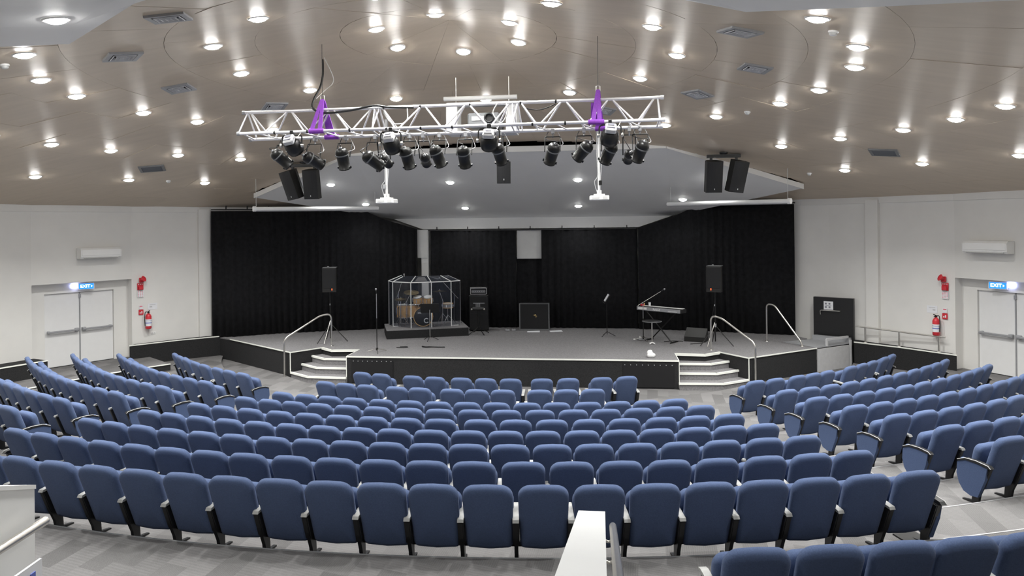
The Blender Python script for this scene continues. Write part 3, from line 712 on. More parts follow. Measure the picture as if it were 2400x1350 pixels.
t = thing('wall_outlet', 'small white wall outlet under the left fire extinguisher', 'outlet', mtx=on_wall(-1, 37.3, 1.03))
b = MB(); b.box((0, .006, 0), (.14, .012, .07), bev=.004); b.build('plate', 'white', t)
b = MB(); b.box((-.03, .014, 0), (.03, .006, .03)); b.box((.03, .014, 0), (.03, .006, .03)); b.build('switches', 'offwhite', t)

# ------------------------------------------------------------------ lighting truss
TX = 3.34; CH = dict(top=(10.9, 6.065), front=(10.72, 5.70), rear=(11.11, 5.65))
tz = lambda x, k: CH[k][1] + .004*x
tp = lambda x, k: Vector((x, CH[k][0], tz(x, k)))
tru = thing('lighting_truss', 'triangular aluminium lighting truss hung under the ceiling', 'truss')
for kname in CH:
    b = MB(); b.tube([tp(-TX, kname), tp(TX, kname)], .026, 10); b.build('chord', 'alu', tru)
    for q in (-1, 1):
        b = MB(); b.tube([tp(q*TX, kname), tp(q*(TX+.05), kname)], .032, 10); b.build('chord_end', 'grey' if q < 0 else 'alu', tru)
nsec = 3; L = 2*TX/nsec
def brace(a, c, r=.014):
    b = MB(); b.tube([a, c], r, 7); b.build('brace', 'alu', tru)
for s_ in range(nsec):
    x0 = -TX + s_*L
    tops = [x0+.06, x0+L*.34, x0+L*.66, x0+L-.06]; bots = [x0+L*.17, x0+L*.5, x0+L*.83]
    for i in range(3):
        for kk in ('front', 'rear'):
            brace(tp(tops[i]+.03, 'top'), tp(bots[i]-.03, kk)); brace(tp(bots[i]+.03, kk), tp(tops[i+1]-.03, 'top'))
    for xx in (x0+.04, x0+L-.04):
        brace(tp(xx, 'top'), tp(xx-.07 if xx < x0+.1 else xx+.02, 'front')); brace(tp(xx, 'top'), tp(xx+.05, 'rear')); brace(tp(xx, 'front'), tp(xx, 'rear'))
    for i in range(3):
        brace(tp(bots[i]-.12, 'front'), tp(bots[i]+.10, 'rear'), .012); 
        if i < 2: brace(tp((bots[i]+bots[i+1])/2+.05, 'rear'), tp((bots[i]+bots[i+1])/2-.12, 'front'), .012)
for x, kk in ((-2.75, 'front'), (-2.2, 'front'), (-1.5, 'front'), (-.9, 'front'), (-.35, 'front'), (.15, 'front'), (.75, 'front'), (1.4, 'front'), (1.9, 'front'), (-1.0, 'top'), (.4, 'top'), (1.2, 'top'), (-.4, 'top'), (1.75, 'top')):
    b = MB(); p = tp(x, kk); b.tube([p - Vector((.014, 0, 0)), p + Vector((.014, 0, 0))], .031, 10); b.build('cable_tie', 'black', tru)
# suspension: purple slings, shackles, wires
for x, nm in ((-2.05, 'left'), (2.37, 'right')):
    t = thing('lifting_sling', 'purple webbing sling round the %s part of the truss' % nm, 'sling')
    apex = Vector((x+.03, 10.9, 6.23))
    b = MB()
    for kk, dx in ((('front', -.09), ('rear', .05), ('front', .05), ('rear', .13)) if x < 0 else (('front', -.05), ('rear', .02), ('front', .05), ('rear', .08))):
        p = tp(x+dx, kk); a = apex + Vector((dx*.1, 0, 0)); q = (p-a)
        sd = Vector((.035, 0, 0)); nn = q.cross(sd).normalized()*.006
        vs = [a-sd*.7-nn, a+sd*.7-nn, p+sd-nn, p-sd-nn, a-sd*.7+nn, a+sd*.7+nn, p+sd+nn, p-sd+nn]
        b.add(vs, [(0,1,2,3),(7,6,5,4),(0,4,5,1),(1,5,6,2),(2,6,7,3),(3,7,4,0)])
    b.build('webbing_leg', 'purple', t)
    for kk in ('front', 'rear'):
        b = MB(); p = tp(x+(0 if kk == 'front' else .1), kk); b.tube([p-Vector((.12, 0, 0)), p+Vector((.12, 0, 0))], .04, 10); b.build('webbing_wrap', 'purple', t)
    if x > 0:
        b = MB(); b.box((x, 10.86, 5.86), (.16, .03, .33), rx=.12); b.build('webbing_wrap', 'purple', t)
    b = MB(); b.tube(round_path([apex+Vector((-.03, 0, -.02)), apex+Vector((-.03, 0, .06)), apex+Vector((.03, 0, .06)), apex+Vector((.03, 0, -.02))], .03), .009, 8); b.build('shackle', 'steel', t)
    b = MB(); b.tube([apex+Vector((0, 0, .06)), (x+.03, 10.9, cone(x, 10.9)-.004)], .004, 6); b.build('suspension_wire', 'blackmetal', t)
def smooth_pts(P, n=6):
    P = [Vector(p) for p in P]; out = []
    for i in range(len(P)-1):
        p0, p1, p2, p3 = P[max(i-1, 0)], P[i], P[i+1], P[min(i+2, len(P)-1)]
        for k_ in range(n):
            t = k_/n; out.append(.5*((2*p1) + (p2-p0)*t + (2*p0-5*p1+4*p2-p3)*t*t + (3*p1-p0-3*p2+p3)*t**3))
    out.append(P[-1]); return out
def cable(pts, r, label, m='black', name='power_cable', cat='cable', group=None):
    b = MB(); b.tube(smooth_pts(pts), r, 7); return tag(b.build(name, m), label, cat, group)
cable([(-2.33, 11.69, cone(-2.33, 11.69)-.004), (-2.29, 11.6, 6.895), (-2.258, 11.5, 6.726), (-2.244, 11.35, 6.515), (-2.253, 11.1, 6.265), (-2.17, 10.87, 6.08), (-1.95, 10.85, 6.0), (-1.53, 10.86, 6.03), (-1.15, 10.85, 6.09), (-.9, 10.86, 6.06), (-.5, 10.86, 6.04)], .018, 'thick black cable dropping from the ceiling onto the truss')
cable([(-2.27, 11.6, cone(-2.27, 11.6)-.004), (-2.123, 11.6, 6.778), (-2.117, 11.6, 6.632), (-2.21, 11.5, 6.5), (-2.25, 11.2, 6.3)], .006, 'thin pale cable looping beside the thick black cable', 'offwhite')
cable([(1.75, 10.9, 6.03), (1.5, 10.9, 5.95), (1.25, 10.9, 5.98)], .008, 'short black cable looped under the right part of truss')
cable([(-1.0, 10.88, 5.98), (-.85, 10.85, 5.80), (-.62, 10.85, 5.82), (-.60, 10.85, 6.03)], .009, 'pale cable loop inside the middle of truss', 'offwhite')
cable([(.85, 10.8, 6.05), (.78, 10.8, 5.9), (.9, 10.8, 5.75), (1.0, 10.8, 5.9), (.98, 10.8, 6.06)], .009, 'pale coiled cable hanging inside the truss right of centre', 'offwhite')

# ------------------------------------------------------------------ stage lights on the truss
def aim(p, dirv):
    d = Vector(dirv).normalized()
    q = Vector((0, 0, -1)).rotation_difference(d); return Matrix.Translation(p) @ q.to_matrix().to_4x4()
def par_can(px, pz, py, dirv, label, size=1.0, hang='rear'):
    p = Vector((px, py, pz)); t = thing('stage_light', label, 'stage light', p, group='stage lights on the truss')
    m_ = aim((0, 0, 0), dirv); s_ = size
    b = MB(); b.lathe([(0, .17*s_), (.03*s_, .168*s_), (.075*s_, .15*s_), (.098*s_, .11*s_), (.102*s_, .06*s_), (.095*s_, .03*s_), (.09*s_, -.17*s_), (.098*s_, -.172*s_), (.098*s_, -.19*s_), (.085*s_, -.185*s_), (.08*s_, .0)], 20, m_); b.build('can', 'blackmetal', t)
    b = MB(); b.lathe([(.104*s_, .045*s_), (.107*s_, .055*s_), (.104*s_, .065*s_)], 20, m_); b.build('clamp_band', 'midgrey', t)
    b = MB(); b.lathe([(.022, .165*s_), (.022, .185*s_), (0, .19*s_)], 10, m_); b.build('rear_cap', 'grey', t)
    b = MB(); b.box((0, 0, -.2*s_), (.03, .02, .05), mtx=m_); b.box((.1*s_, 0, -.165*s_), (.03, .03, .03), mtx=m_); b.box((-.1*s_, 0, -.165*s_), (.03, .03, .03), mtx=m_); b.build('gel_clip', 'blackmetal', t)
    ch = Vector((px, CH[hang][0], tz(px, hang)-.02)) - p
    top = Vector((ch.x, ch.y, ch.z-.07))
    b = MB(); b.tube(round_path([(-.12*s_, 0, .02), (-.12*s_, top.y*.8, top.z-.02), (.12*s_, top.y*.8, top.z-.02), (.12*s_, 0, .02)], .02, 3), .009, 6); b.build('yoke', 'blackmetal', t)
    b = MB(); b.tube([(top.x, top.y*.8, top.z-.03), top, ch], .011, 7); b.box(ch, (.05, .08, .075)); b.build('hook_clamp', 'grey', t)
    b = MB(); b.tube(smooth_pts([(.09*s_, 0, .1), (.16*s_, top.y*.5, .14), (.14*s_, top.y*.9, top.z*.75), (.06, ch.y, ch.z+.02)], 5), .005, 6); b.build('safety_cable', 'lightgrey', t)
    b = MB(); b.tube(smooth_pts([m_ @ Vector((0, 0, .18*s_)), m_ @ Vector((.02, -.03, .24*s_)), (-.1*s_, top.y*.7, top.z*.8), (-.07, ch.y, ch.z)], 5), .006, 6); b.build('lamp_cable', 'black', t)
    return t
def fresnel(px, pz, label, dirv):
    p = Vector((px, 10.70, pz)); t = thing('stage_light', label, 'stage light', p, group='white backed stage lights')
    m_ = aim((0, 0, 0), dirv)
    b = MB(); b.lathe([(.10, .04), (.13, .0), (.14, -.10), (.13, -.17), (.12, -.17), (.11, -.05)], 20, m_); b.build('lamp_body', 'blackmetal', t)
    b = MB(); b.box((0, 0, .085), (.17, .17, .10), mtx=m_, bev=.02); b.build('rear_housing', 'lightgrey', t)
    b = MB(); b.box((0, .03, .142), (.09, .05, .012), mtx=m_); b.box((0, -.045, .142), (.12, .02, .012), mtx=m_); b.build('label_plate', 'ink', t)
    ch = Vector((0, CH['front'][0]-10.70, tz(px, 'front')-.02-pz))
    b = MB(); b.tube(round_path([(-.165, 0, -.03), (-.165, ch.y, ch.z-.03), (.165, ch.y, ch.z-.03), (.165, 0, -.03)], .06, 4), .012, 7); b.build('yoke', 'blackmetal', t)
    for q in (-1, 1):
        b = MB(); b.lathe([(.03, 0), (.035, .03), (0, .04)], 10, Matrix.Translation((q*.16, 0, -.03)) @ Matrix.Rotation(q*pi/2, 4, 'Y')); b.build('tilt_knob', 'steel', t)
    b = MB(); b.box(ch+Vector((0, 0, .0)), (.05, .07, .075)); b.build('hook_clamp', 'blackmetal', t)
    b = MB(); b.tube(smooth_pts([m_ @ Vector((.05, 0, .13)), (.12, -.05, ch.z*.6), (.16, ch.y, ch.z+.03)], 5), .006, 6); b.build('lamp_cable', 'white', t)
    return t
par_can(-2.765, 5.304, 10.95, (.55, .55, -.62), 'black can light at the left end of the truss, tilted right')
par_can(-2.24, 5.265, 11.0, (.62, .75, -.42), 'black can light beside the leftmost white backed light')
par_can(-1.711, 5.28, 10.95, (.02, .45, -.88), 'black can light wrapped in cable, second hanging from left', 1.0)
par_can(-1.211, 5.235, 10.95, (.66, .5, -.55), 'black can light tilted steeply right, left of projector pole', 1.05)
par_can(-.64, 5.269, 10.95, (.12, .5, -.85), 'black can light just right of left projector pole')
par_can(-.145, 5.284, 10.95, (.25, .5, -.82), 'black can light below the ceiling projector')
par_can(.284, 5.261, 10.95, (.02, .6, -.8), 'upright black can light, first right of truss centre')
par_can(.84, 5.30, 11.0, (.15, .65, -.75), 'black can light above the central hung speaker')
par_can(1.684, 5.28, 10.95, (-.3, .6, -.75), 'black can light alone between centre and right sling')
par_can(2.173, 5.308, 10.95, (-.6, .5, -.6), 'black can light tilted left, below the right sling')
par_can(2.56, 5.272, 11.0, (-.4, .5, -.75), 'black can light below the rightmost white backed light')
par_can(3.04, 5.287, 10.95, (-.32, .6, -.75), 'black can light at the right end of the truss')
par_can(-1.10, 5.25, 11.25, (.2, .9, -.35), 'small black can light behind, left of projector pole', .8)
par_can(-.414, 5.25, 11.25, (-.1, .9, -.4), 'small black can light behind, under the truss centre', .8)
par_can(2.875, 5.229, 11.25, (-.1, .9, -.35), 'small black can light behind the right end light', .8)
fresnel(-2.459, 5.50, 'white backed stage light, leftmost of four', (.15, .75, -.6))
fresnel(-.832, 5.49, 'white backed stage light beside the left projector pole', (.1, .65, -.7))
fresnel(.725, 5.50, 'white backed stage light above the central hung speaker', (-.05, .65, -.7))
fresnel(2.576, 5.53, 'white backed stage light right of the right purple sling', (-.1, .65, -.7))

# ------------------------------------------------------------------ hung projectors, screens, speakers
for x, nm in ((-2.39, 'left'), (2.39, 'right')):
    t = thing('projector', 'white projector on a long ceiling pole, %s of the pair' % nm, 'projector', (x, 15.48, 4.73), .05 if x > 0 else -.05)
    zc = cone(x, 15.48) - 4.73
    b = MB(); b.box((0, 0, 0), (.42, .32, .10), bev=.015); bd = b.build('case', 'white', t)
    b = MB(); b.lathe([(.045, 0), (.05, .03), (.04, .03), (.035, .01)], 14, Matrix.Translation((.1, .16, 0)) @ Matrix.Rotation(-pi/2, 4, 'X')); b.build('lens', 'black', bd)
    b = MB(); b.box((-.08, -.162, 0), (.16, .006, .04)); b.box((.12, -.162, 0), (.1, .006, .06)); b.build('vent_grille', 'offwhite', bd)
    b = MB(); b.box((0, 0, .07), (.24, .2, .03)); b.box((0, 0, .12), (.1, .08, .1)); b.build('mount_plate', 'white', t)
    b = MB(); b.tube([(0, 0, .1), (0, 0, zc)], .028, 10); b.build('pole', 'white', t)
    b = MB(); b.tube(smooth_pts([(.04, 0, zc), (.045, -.03, 1.2), (.06, -.03, .8), (.03, -.03, .4), (.01, -.05, .1)]), .009, 6); b.tube(smooth_pts([(-.04, 0, zc), (-.045, -.03, 1.0), (-.03, -.03, .5), (-.1, -.05, .35), (-.04, -.05, .1)]), .007, 6); b.build('video_cable', 'lightgrey', t)
    b = MB(); b.box((.03 if x > 0 else -.04, -.04, .33), (.07, .06, .10), bev=.01); b.build('junction_box', 'blackmetal' if x > 0 else 'grey', t)
for s, nm in ((-1, 'left'), (1, 'right')):
    A, B = Vector((s*7.17, 18.61, 4.69)), Vector((s*4.35, 20.9, 4.72)); d = B-A
    t = thing('projection_screen', 'white roller projection screen case hung at the %s of the stage' % nm, 'projection screen', A)
    b = MB(); b.tube([(0, 0, 0), d], .055, 14); b.build('roller_case', 'white', t)
    b = MB(); b.tube([Vector((0, 0, -.062)), d + Vector((0, 0, -.062))], .014, 8); b.build('bottom_bar', 'grey', t)
    b = MB(); u = d.normalized(); b.tube([-u*.05, u*.03], .075, 12); b.build('end_cap', 'white', t)
    for f in (.01, .97):
        q = d*f; w0 = A + q; b = MB(); b.tube([q + Vector((0, 0, .05)), Vector((q.x, q.y, cone(w0.x, w0.y) - A.z - .004))], .006, 6); b.build('hanging_wire', 'offwhite', t)
def hung_speaker(p, yaw, pitch, label, wd=.39, hh=.76, dp=.36, roll=0):
    t = thing('hanging_speaker', label, 'loudspeaker', group='black loudspeakers hung from the ceiling')
    t.matrix_world = Matrix.Translation(p) @ Matrix.Rotation(yaw, 4, 'Z') @ Matrix.Rotation(pitch, 4, 'X') @ Matrix.Rotation(roll, 4, 'Y')   # faces local -y
    b = MB(); poly = [(-wd/2, -dp/2), (wd/2, -dp/2), (wd/2, dp*.1), (wd*.3, dp/2), (-wd*.3, dp/2), (-wd/2, dp*.1)]
    b.prism(poly, -hh/2, hh/2); b.build('cabinet', 'speakerbox', t)
    b = MB(); n_ = 6; front = [(-wd/2+.012 + (wd-.024)*i/n_, -dp/2-.004-.03*sin(pi*i/n_)) for i in range(n_+1)]
    b.prism(front + [(wd/2-.012, -dp/2+.01), (-wd/2+.012, -dp/2+.01)], -hh/2+.012, hh/2-.012); g = b.build('grille', 'hidden', t)
    b = MB(); b.box((0, -dp/2-.038, -hh/2+.09), (.018, .006, .035)); b.build('badge', 'lightgrey', g)
    return t
for s, nm in ((-1, 'left'), (1, 'right')):
    cx, cy = s*5.42 + (.07 if s < 0 else 0), 17.75
    t = thing('speaker_bracket', 'black ceiling bracket carrying the %s pair of speakers' % nm, 'bracket')
    b = MB(); b.tube([(cx, cy, cone(cx, cy)-.004), (cx, cy, 5.82)], .045, 10); b.lathe([(.1, cone(cx, cy)), (.1, cone(cx, cy)-.04), (.05, cone(cx, cy)-.05)], 12, Matrix.Translation((cx, cy, 0))); b.build('drop_tube', 'black', t)
    b = MB(); b.box((cx, cy, 5.79), (.80, .10, .08)); b.box((cx-.3, cy, 5.71), (.06, .06, .16)); b.box((cx+.3, cy, 5.71), (.06, .06, .16)); b.build('cross_arm', 'black', t)
    hung_speaker((cx-.27, cy-.05, 5.30), .10 if s > 0 else -.34, .20 if s > 0 else .30, 'hung black loudspeaker, outer one of the left pair' if s < 0 else 'hung black loudspeaker, inner one of the right pair', roll=-.14 if s < 0 else 0)
    hung_speaker((cx+.27, cy-.05, 5.30), .34 if s > 0 else .0, .26 if s > 0 else .2, roll=.09 if s > 0 else 0, label='hung black loudspeaker, inner one of the left pair' if s < 0 else 'hung black loudspeaker, outer one of the right pair')
hung_speaker((.285, 15.5, 5.335), .18, .12, 'small black loudspeaker hung at the centre below the truss', .30, .48, .30)
t = thing('speaker_bracket', 'thin black ceiling pole of the central hung speaker', 'bracket'); b = MB(); b.tube([(.27, 15.55, 5.55), (.27, 15.55, cone(.27, 15.55)-.004)], .02, 8); b.build('drop_tube', 'black', t)
# big projector in a frame behind the truss
t = thing('ceiling_projector', 'dark projector in a pale frame hung behind the truss', 'projector', (.12, 13.6, 6.22))
zc = cone(.12, 13.6) - 6.22
b = MB(); b.box((.08, 0, -.02), (.62, .5, .26), bev=.03); bd = b.build('case', 'midgrey', t)
b = MB(); b.lathe([(.09, 0), (.1, .06), (.07, .06), (.06, .02)], 16, Matrix.Translation((.2, -.26, 0)) @ Matrix.Rotation(pi/2, 4, 'X')); b.build('lens', 'black', bd)
b = MB(); b.box((-.02, -.255, .0), (.25, .01, .08)); b.build('terminal_panel', 'lightgrey', bd)
for x in (-.55, .62):
    b = MB(); b.box((x, 0, .02), (.22, .42, .55), bev=.01); b.build('side_plate', 'offwhite', t)
b = MB(); b.tube([(-.72, -.1, .42), (.72, -.1, .42)], .045, 12); b.build('cross_tube', 'white', t)
b = MB(); b.box((.03, 0, -.27), (1.35, .44, .03)); b.box((.03, 0, .31), (1.35, .44, .03)); b.build('frame_plate', 'lightgrey', t)
for x in (-.5, .55):
    b = MB(); b.tube([(x, 0, .3), (x, 0, zc)], .012, 8); b.build('drop_rod', 'steel', t)

# ------------------------------------------------------------------ things on the stage
def tripod_legs(t, n_, r, h, foot_r, m, name='leg', rot=0, z0=0):
    for i in range(n_):
        a = rot + 2*pi*i/n_; b = MB(); b.tube([(0, 0, h), (r*cos(a), r*sin(a), z0+.01)], foot_r, 7); b.build(name, m, t)
# drum riser
u_ = Vector((.94, .343, 0)); v_ = Vector((-.343, .94, 0)); R0 = Vector((-4.08, 20.74, 0))
rp = lambda a, c, z=0: R0 + u_*a + v_*c + Vector((0, 0, z))
RZ = S + .27
t = thing('drum_riser', 'low black drum platform on the stage', 'platform')
P = [rp(0, 0), rp(2.52, 0), rp(2.52, 1.5), rp(0, 1.5)]
b = MB(); b.prism([(p.x, p.y) for p in P], S, RZ-.02); b.build('riser_base', 'blackcarpet', t)
b = MB(); b.prism([(p.x, p.y) for p in P], RZ-.02, RZ); b.build('riser_top', 'stagecarpet', t)
# acrylic drum shield
t = thing('drum_shield', 'clear acrylic drum shield with white joints on the drum riser', 'drum shield')
SP = [(-4.38, 21.95), (-4.13, 21.59), (-3.45, 21.25), (-2.85, 21.46), (-2.29, 21.77), (-2.06, 22.07)]
cz_ = Vector((-3.35, 22.3, 0)); HT = RZ + 1.41
roof = []
for x, y in SP:
    d = (cz_ - Vector((x, y, 0))); d.normalize(); roof.append(Vector((x, y, HT)) + d*.42 + Vector((0, 0, .17)))
for i in range(5):
    a, c = Vector((*SP[i], 0)), Vector((*SP[i+1], 0)); d = (c-a).normalized(); nn = Vector((-d.y, d.x, 0))*.004
    for lo, hi in (((a+Vector((0,0,RZ+.01)), c+Vector((0,0,RZ+.01))), (c+Vector((0,0,HT)), a+Vector((0,0,HT)))), ((a+Vector((0,0,HT)), c+Vector((0,0,HT))), (roof[i+1], roof[i]))):
        vs = [*lo, *hi]; vs = [v-nn for v in vs] + [v+nn for v in vs]
        b = MB(); b.add(vs, [(0,1,2,3),(7,6,5,4),(0,4,5,1),(1,5,6,2),(2,6,7,3),(3,7,4,0)]); b.build('acrylic_panel', 'glass', t)
    b = MB(); b.tube([a+Vector((0,0,HT)), c+Vector((0,0,HT))], .016, 6); b.build('top_joint', 'white', t)
for i, (x, y) in enumerate(SP):
    b = MB(); b.tube([(x, y, RZ), (x, y, HT)], .014 if i in (1, 2, 3, 4) else .006, 6); b.build('edge_joint', 'white' if i in (1, 2, 3, 4) else 'lightgrey', t)
    b = MB(); b.tube([(x, y, HT), roof[i]], .014 if i < 5 else .006, 6); b.build('roof_joint', 'white' if i < 5 else 'lightgrey', t)
for x, y, a in ((-4.0, 21.58, .1), (-2.2, 21.9, .5)):
    b = MB(); b.box((x, y, RZ+.012), (.22, .05, .02), a); b.build('base_foot', 'white', t)
# drums
def drum(t, r, h, mtx, shell='maple', head='skin', name='shell'):
    b = MB(); b.lathe([(r, -h/2), (r, h/2)], 28, mtx); sh = b.build(name, shell, t)
    for q in (-1, 1):
        b = MB(); b.lathe([(r+.008, q*h/2-.012), (r+.010, q*h/2+.012), (r-.012, q*h/2+.012), (r-.016, q*h/2-.01)], 28, mtx, cap=False); b.build('hoop', 'chrome' if shell == 'maple' and r < .28 else 'maple', sh)
        b = MB(); b.lathe([(r-.01, q*(h/2)), (r-.012, q*(h/2+.004)), (0, q*(h/2+.004))], 28, mtx, cap=False); b.build('drum_head', head, sh)
    b = MB()
    for i in range(8):
        a = 2*pi*i/8; b.box((cos(a)*(r+.012), sin(a)*(r+.012), 0), (.02, .02, h*.55), a, mtx=mtx)
    lg = b.build('tension_lugs', 'chrome', sh); return sh
F_ = lambda p, yaw=0: Matrix.Translation(p) @ Matrix.Rotation(yaw, 4, 'Z')
yb = .25
t = thing('bass_drum', 'maple bass drum with black front head behind the shield', 'drum', (-3.2, 21.78, RZ+.31), yb)
mt = Matrix.Rotation(pi/2, 4, 'X'); sh = drum(t, .30, .38, mt, 'maple', 'black')
b = MB(); a_ = [(.062*cos(2*pi*k_/24), .062*sin(2*pi*k_/24)) for k_ in range(25)]
pts = [(.10 + .068*cos(R_(40+280*k_/22)), -.2, -.12 + .068*sin(R_(40+280*k_/22))) for k_ in range(23)]
b.tube(pts, .014, 6); b.build('ring_logo', 'white', sh)
b = MB()
for i in range(5): b.box((-.16+.024*i, -.199, .125), (.019, .004, .034 if i % 2 else .028))
b.build('brand_lettering', 'white', sh)
for q in (-1, 1):
    b = MB(); b.tube([(q*.24, -.05, -.18), (q*.36, -.2, -.305)], .009, 6); b.build('spur_leg', 'chrome', t)
for x, y, z, nm in ((-3.38, 21.8, RZ+.82, 'left'), (-3.06, 21.86, RZ+.82, 'right')):
    t = thing('rack_tom', 'small maple rack tom above bass drum, %s one' % nm, 'drum', (x, y, z), group='drum kit toms')
    drum(t, .15, .2, Matrix.Rotation(.25, 4, 'X'))
    b = MB(); b.tube([(0, .05, -.05), (.0 , .08, -.32)], .012, 7); b.build('mount_tube', 'chrome', t)
for x, y, r, h, nm in ((-3.93, 22.0, .19, .40, 'leftmost'), (-3.62, 22.05, .17, .38, 'beside the bass drum')):
    t = thing('floor_tom', 'maple floor tom on legs, %s' % nm, 'drum', (x, y, RZ), group='drum kit toms')
    drum(t, r, h, Matrix.Translation((0, 0, .44)))
    for i in range(3):
        a = 2*pi*i/3+.4; b = MB(); b.tube([((r+.02)*cos(a), (r+.02)*sin(a), .55), ((r+.02)*cos(a), (r+.02)*sin(a), .03), ((r+.05)*cos(a), (r+.05)*sin(a), .01)], .008, 6); b.build('leg', 'chrome', t)
def cymbal_stand(x, y, h, cr, label, tilt=.2, double=False, boom=0):
    t = thing('cymbal_stand', label, 'cymbal stand', (x, y, RZ), group='cymbal stands')
    b = MB(); b.tube([(0, 0, .05), (0, 0, h*.7 if boom else h)], .011, 7); b.build('pole', 'chrome', t)
    tripod_legs(t, 3, .26, .38, .008, 'chrome', rot=.5)
    top = Vector((boom, 0, h))
    if boom: b = MB(); b.tube([(-boom*.3, 0, h*.66), top], .009, 6); b.build('boom_arm', 'chrome', t)
    m_ = Matrix.Translation(top) @ Matrix.Rotation(tilt, 4, 'X') @ Matrix.Rotation(tilt*.4, 4, 'Y')
    for q in range(2 if double else 1):
        b = MB(); b.lathe([(cr, -.012-.03*q), (cr*.5, .004-.03*q), (.05, .014-.03*q), (.03, .03-.03*q), (0, .033-.03*q)], 28, m_); b.build('cymbal', 'cymbal', t)
    b = MB(); b.lathe([(.012, .03), (.012, .06), (0, .07)], 8, m_); b.build('wing_nut', 'chrome', t)
cymbal_stand(-3.92, 21.75, .86, .18, 'hi-hat cymbals low at the left of the drum kit', .1, True)
cymbal_stand(-3.75, 21.85, 1.06, .24, 'crash cymbal behind the left shield joint', .25, boom=.15)
cymbal_stand(-2.62, 22.0, 1.08, .25, 'ride cymbal right of the bass drum', -.15, boom=-.1)
t = thing('snare_drum', 'snare drum on a chrome stand right of the bass drum', 'drum', (-2.5, 22.2, RZ))
drum(t, .17, .13, Matrix.Translation((0, 0, .6)), 'grey'); b = MB(); b.tube([(0, 0, .1), (0, 0, .53)], .012, 7); b.build('pole', 'chrome', t); tripod_legs(t, 3, .26, .3, .009, 'chrome', rot=.2)
def mic_stand(x, y, z, h, label, boom=None, m='blackmetal', group=None):
    t = thing('microphone_stand', label, 'microphone stand', (x, y, z), group=group)
    b = MB(); b.tube([(0, 0, .06), (0, 0, h*.55)], .013, 8); b.build('lower_tube', 'blackmetal', t)
    b = MB(); b.tube([(0, 0, h*.52), (0, 0, h)], .010, 8); b.build('upper_tube', m, t)
    b = MB(); b.lathe([(.02, .05), (.03, .07), (.03, .11), (.018, .13)], 10); b.lathe([(.016, h*.52), (.018, h*.56), (.013, h*.58)], 10); b.build('collar', 'blackmetal', t)
    tripod_legs(t, 3, .30, .10, .009, m, rot=.9)
    top = Vector((0, 0, h)); d = Vector((0, -.3, 1)).normalized()
    if boom:
        e = Vector(boom); b = MB(); b.tube([top - e*.3, top + e], .008, 7); b.build('boom_arm', m, t); top = top + e; d = e.normalized()
    m_ = Matrix.Translation(top) @ Vector((0, 0, 1)).rotation_difference(d).to_matrix().to_4x4()
    b = MB(); b.lathe([(.010, 0), (.014, .10), (.02, .11)], 12, m_); mc = b.build('microphone', 'black', t)
    b = MB(); b.lathe([(.022, .11), (.026, .135), (.02, .158), (0, .165)], 12, m_); b.build('mic_grille', 'grey', mc)
    return t
mic_stand(-3.69, 18.62, S, 1.60, 'black microphone stand near the front left of the stage', m='steel')
mic_stand(-3.98, 21.7, RZ, 1.05, 'overhead microphone stand left inside the drum shield', (.12, .1, .45), 'chrome')
mic_stand(-2.3, 22.3, RZ, .95, 'overhead microphone stand right inside the drum shield', (-.42, .1, .42), 'chrome')
# black music stand in front of the shield
def music_stand(x, y, z, h, yaw, label, desk='black', pole='steel', tilt=.35, w_=.44):
    t = thing('music_stand', label, 'music stand', (x, y, z), yaw)
    b = MB(); b.tube([(0, 0, .05), (0, 0, h)], .012, 8); b.build('pole', pole, t)
    tripod_legs(t, 3, .26, .14, .009, 'blackmetal', rot=.3)
    b = MB(); m_ = Matrix.Translation((0, 0, h+.05)) @ Matrix.Rotation(tilt, 4, 'X'); b.box((0, 0, 0), (w_, .012, .3), mtx=m_, bev=.004); b.box((0, .03, -.15), (w_, .06, .01), mtx=m_); b.build('desk', desk, t)
    return t
music_stand(-2.70, 20.62, S, .92, .15, 'black music stand in front of the drum shield', w_=.56)
music_stand(2.57, 21.75, S, 1.10, pi/2+.1, 'black music stand seen edge on at mid stage', pole='blackmetal', tilt=.55)
t_ = thing('sheet_music', 'white papers on the edge-on music stand at mid stage', 'paper', (2.57, 21.75, S+1.15), pi/2+.1)
b = MB(); b.box((0, .02, .02), (.3, .012, .24), mtx=Matrix.Rotation(.55, 4, 'X')); b.build('sheet', 'paper', t_)
# amplifier head on its black cabinet stack
t = thing('amplifier_cabinet', 'tall black amplifier cabinet right of the drum riser', 'amplifier', (-1.56, 22.7, S), .1)
b = MB(); b.box((0, 0, .60), (.62, .42, 1.14), bev=.02); bd = b.build('cabinet', 'black', t)
for z in (.32, .86):
    b = MB(); b.box((0, -.215, z), (.54, .012, .5)); b.build('grille', 'hidden', bd)
for q in (-1, 1):
    for z in (.06, 1.14):
        b = MB(); b.box((q*.295, -.2, z), (.05, .04, .05), bev=.01); b.build('corner_cap', 'blackmetal', bd)
b = MB()
for q in (-1, 1): b.lathe([(.03, 0), (.03, .03)], 10, Matrix.Translation((q*.25, 0, 0)))
b.build('castors', 'black', t)
t = thing('guitar_amplifier', 'amplifier head with pale piping on top of black cabinet', 'amplifier', (-1.56, 22.66, S+1.17), .1)
b = MB(); b.box((0, 0, .13), (.58, .28, .24), bev=.02); bd = b.build('case', 'black', t)
b = MB(); P = [(-.26, -.145, .03), (.26, -.145, .03), (.26, -.145, .23), (-.26, -.145, .23), (-.26, -.145, .03)]; b.tube(round_path(P, .03), .009, 6); b.build('piping', 'lightgrey', bd)
b = MB(); b.box((0, -.142, .12), (.44, .008, .07)); pn = b.build('control_panel', 'grey', bd)
b = MB()
for i in range(7): b.lathe([(.013, 0), (.011, .018), (0, .02)], 10, Matrix.Translation((-.18+.06*i, -.146, .12)) @ Matrix.Rotation(pi/2, 4, 'X'))
b.build('knobs', 'black', pn)
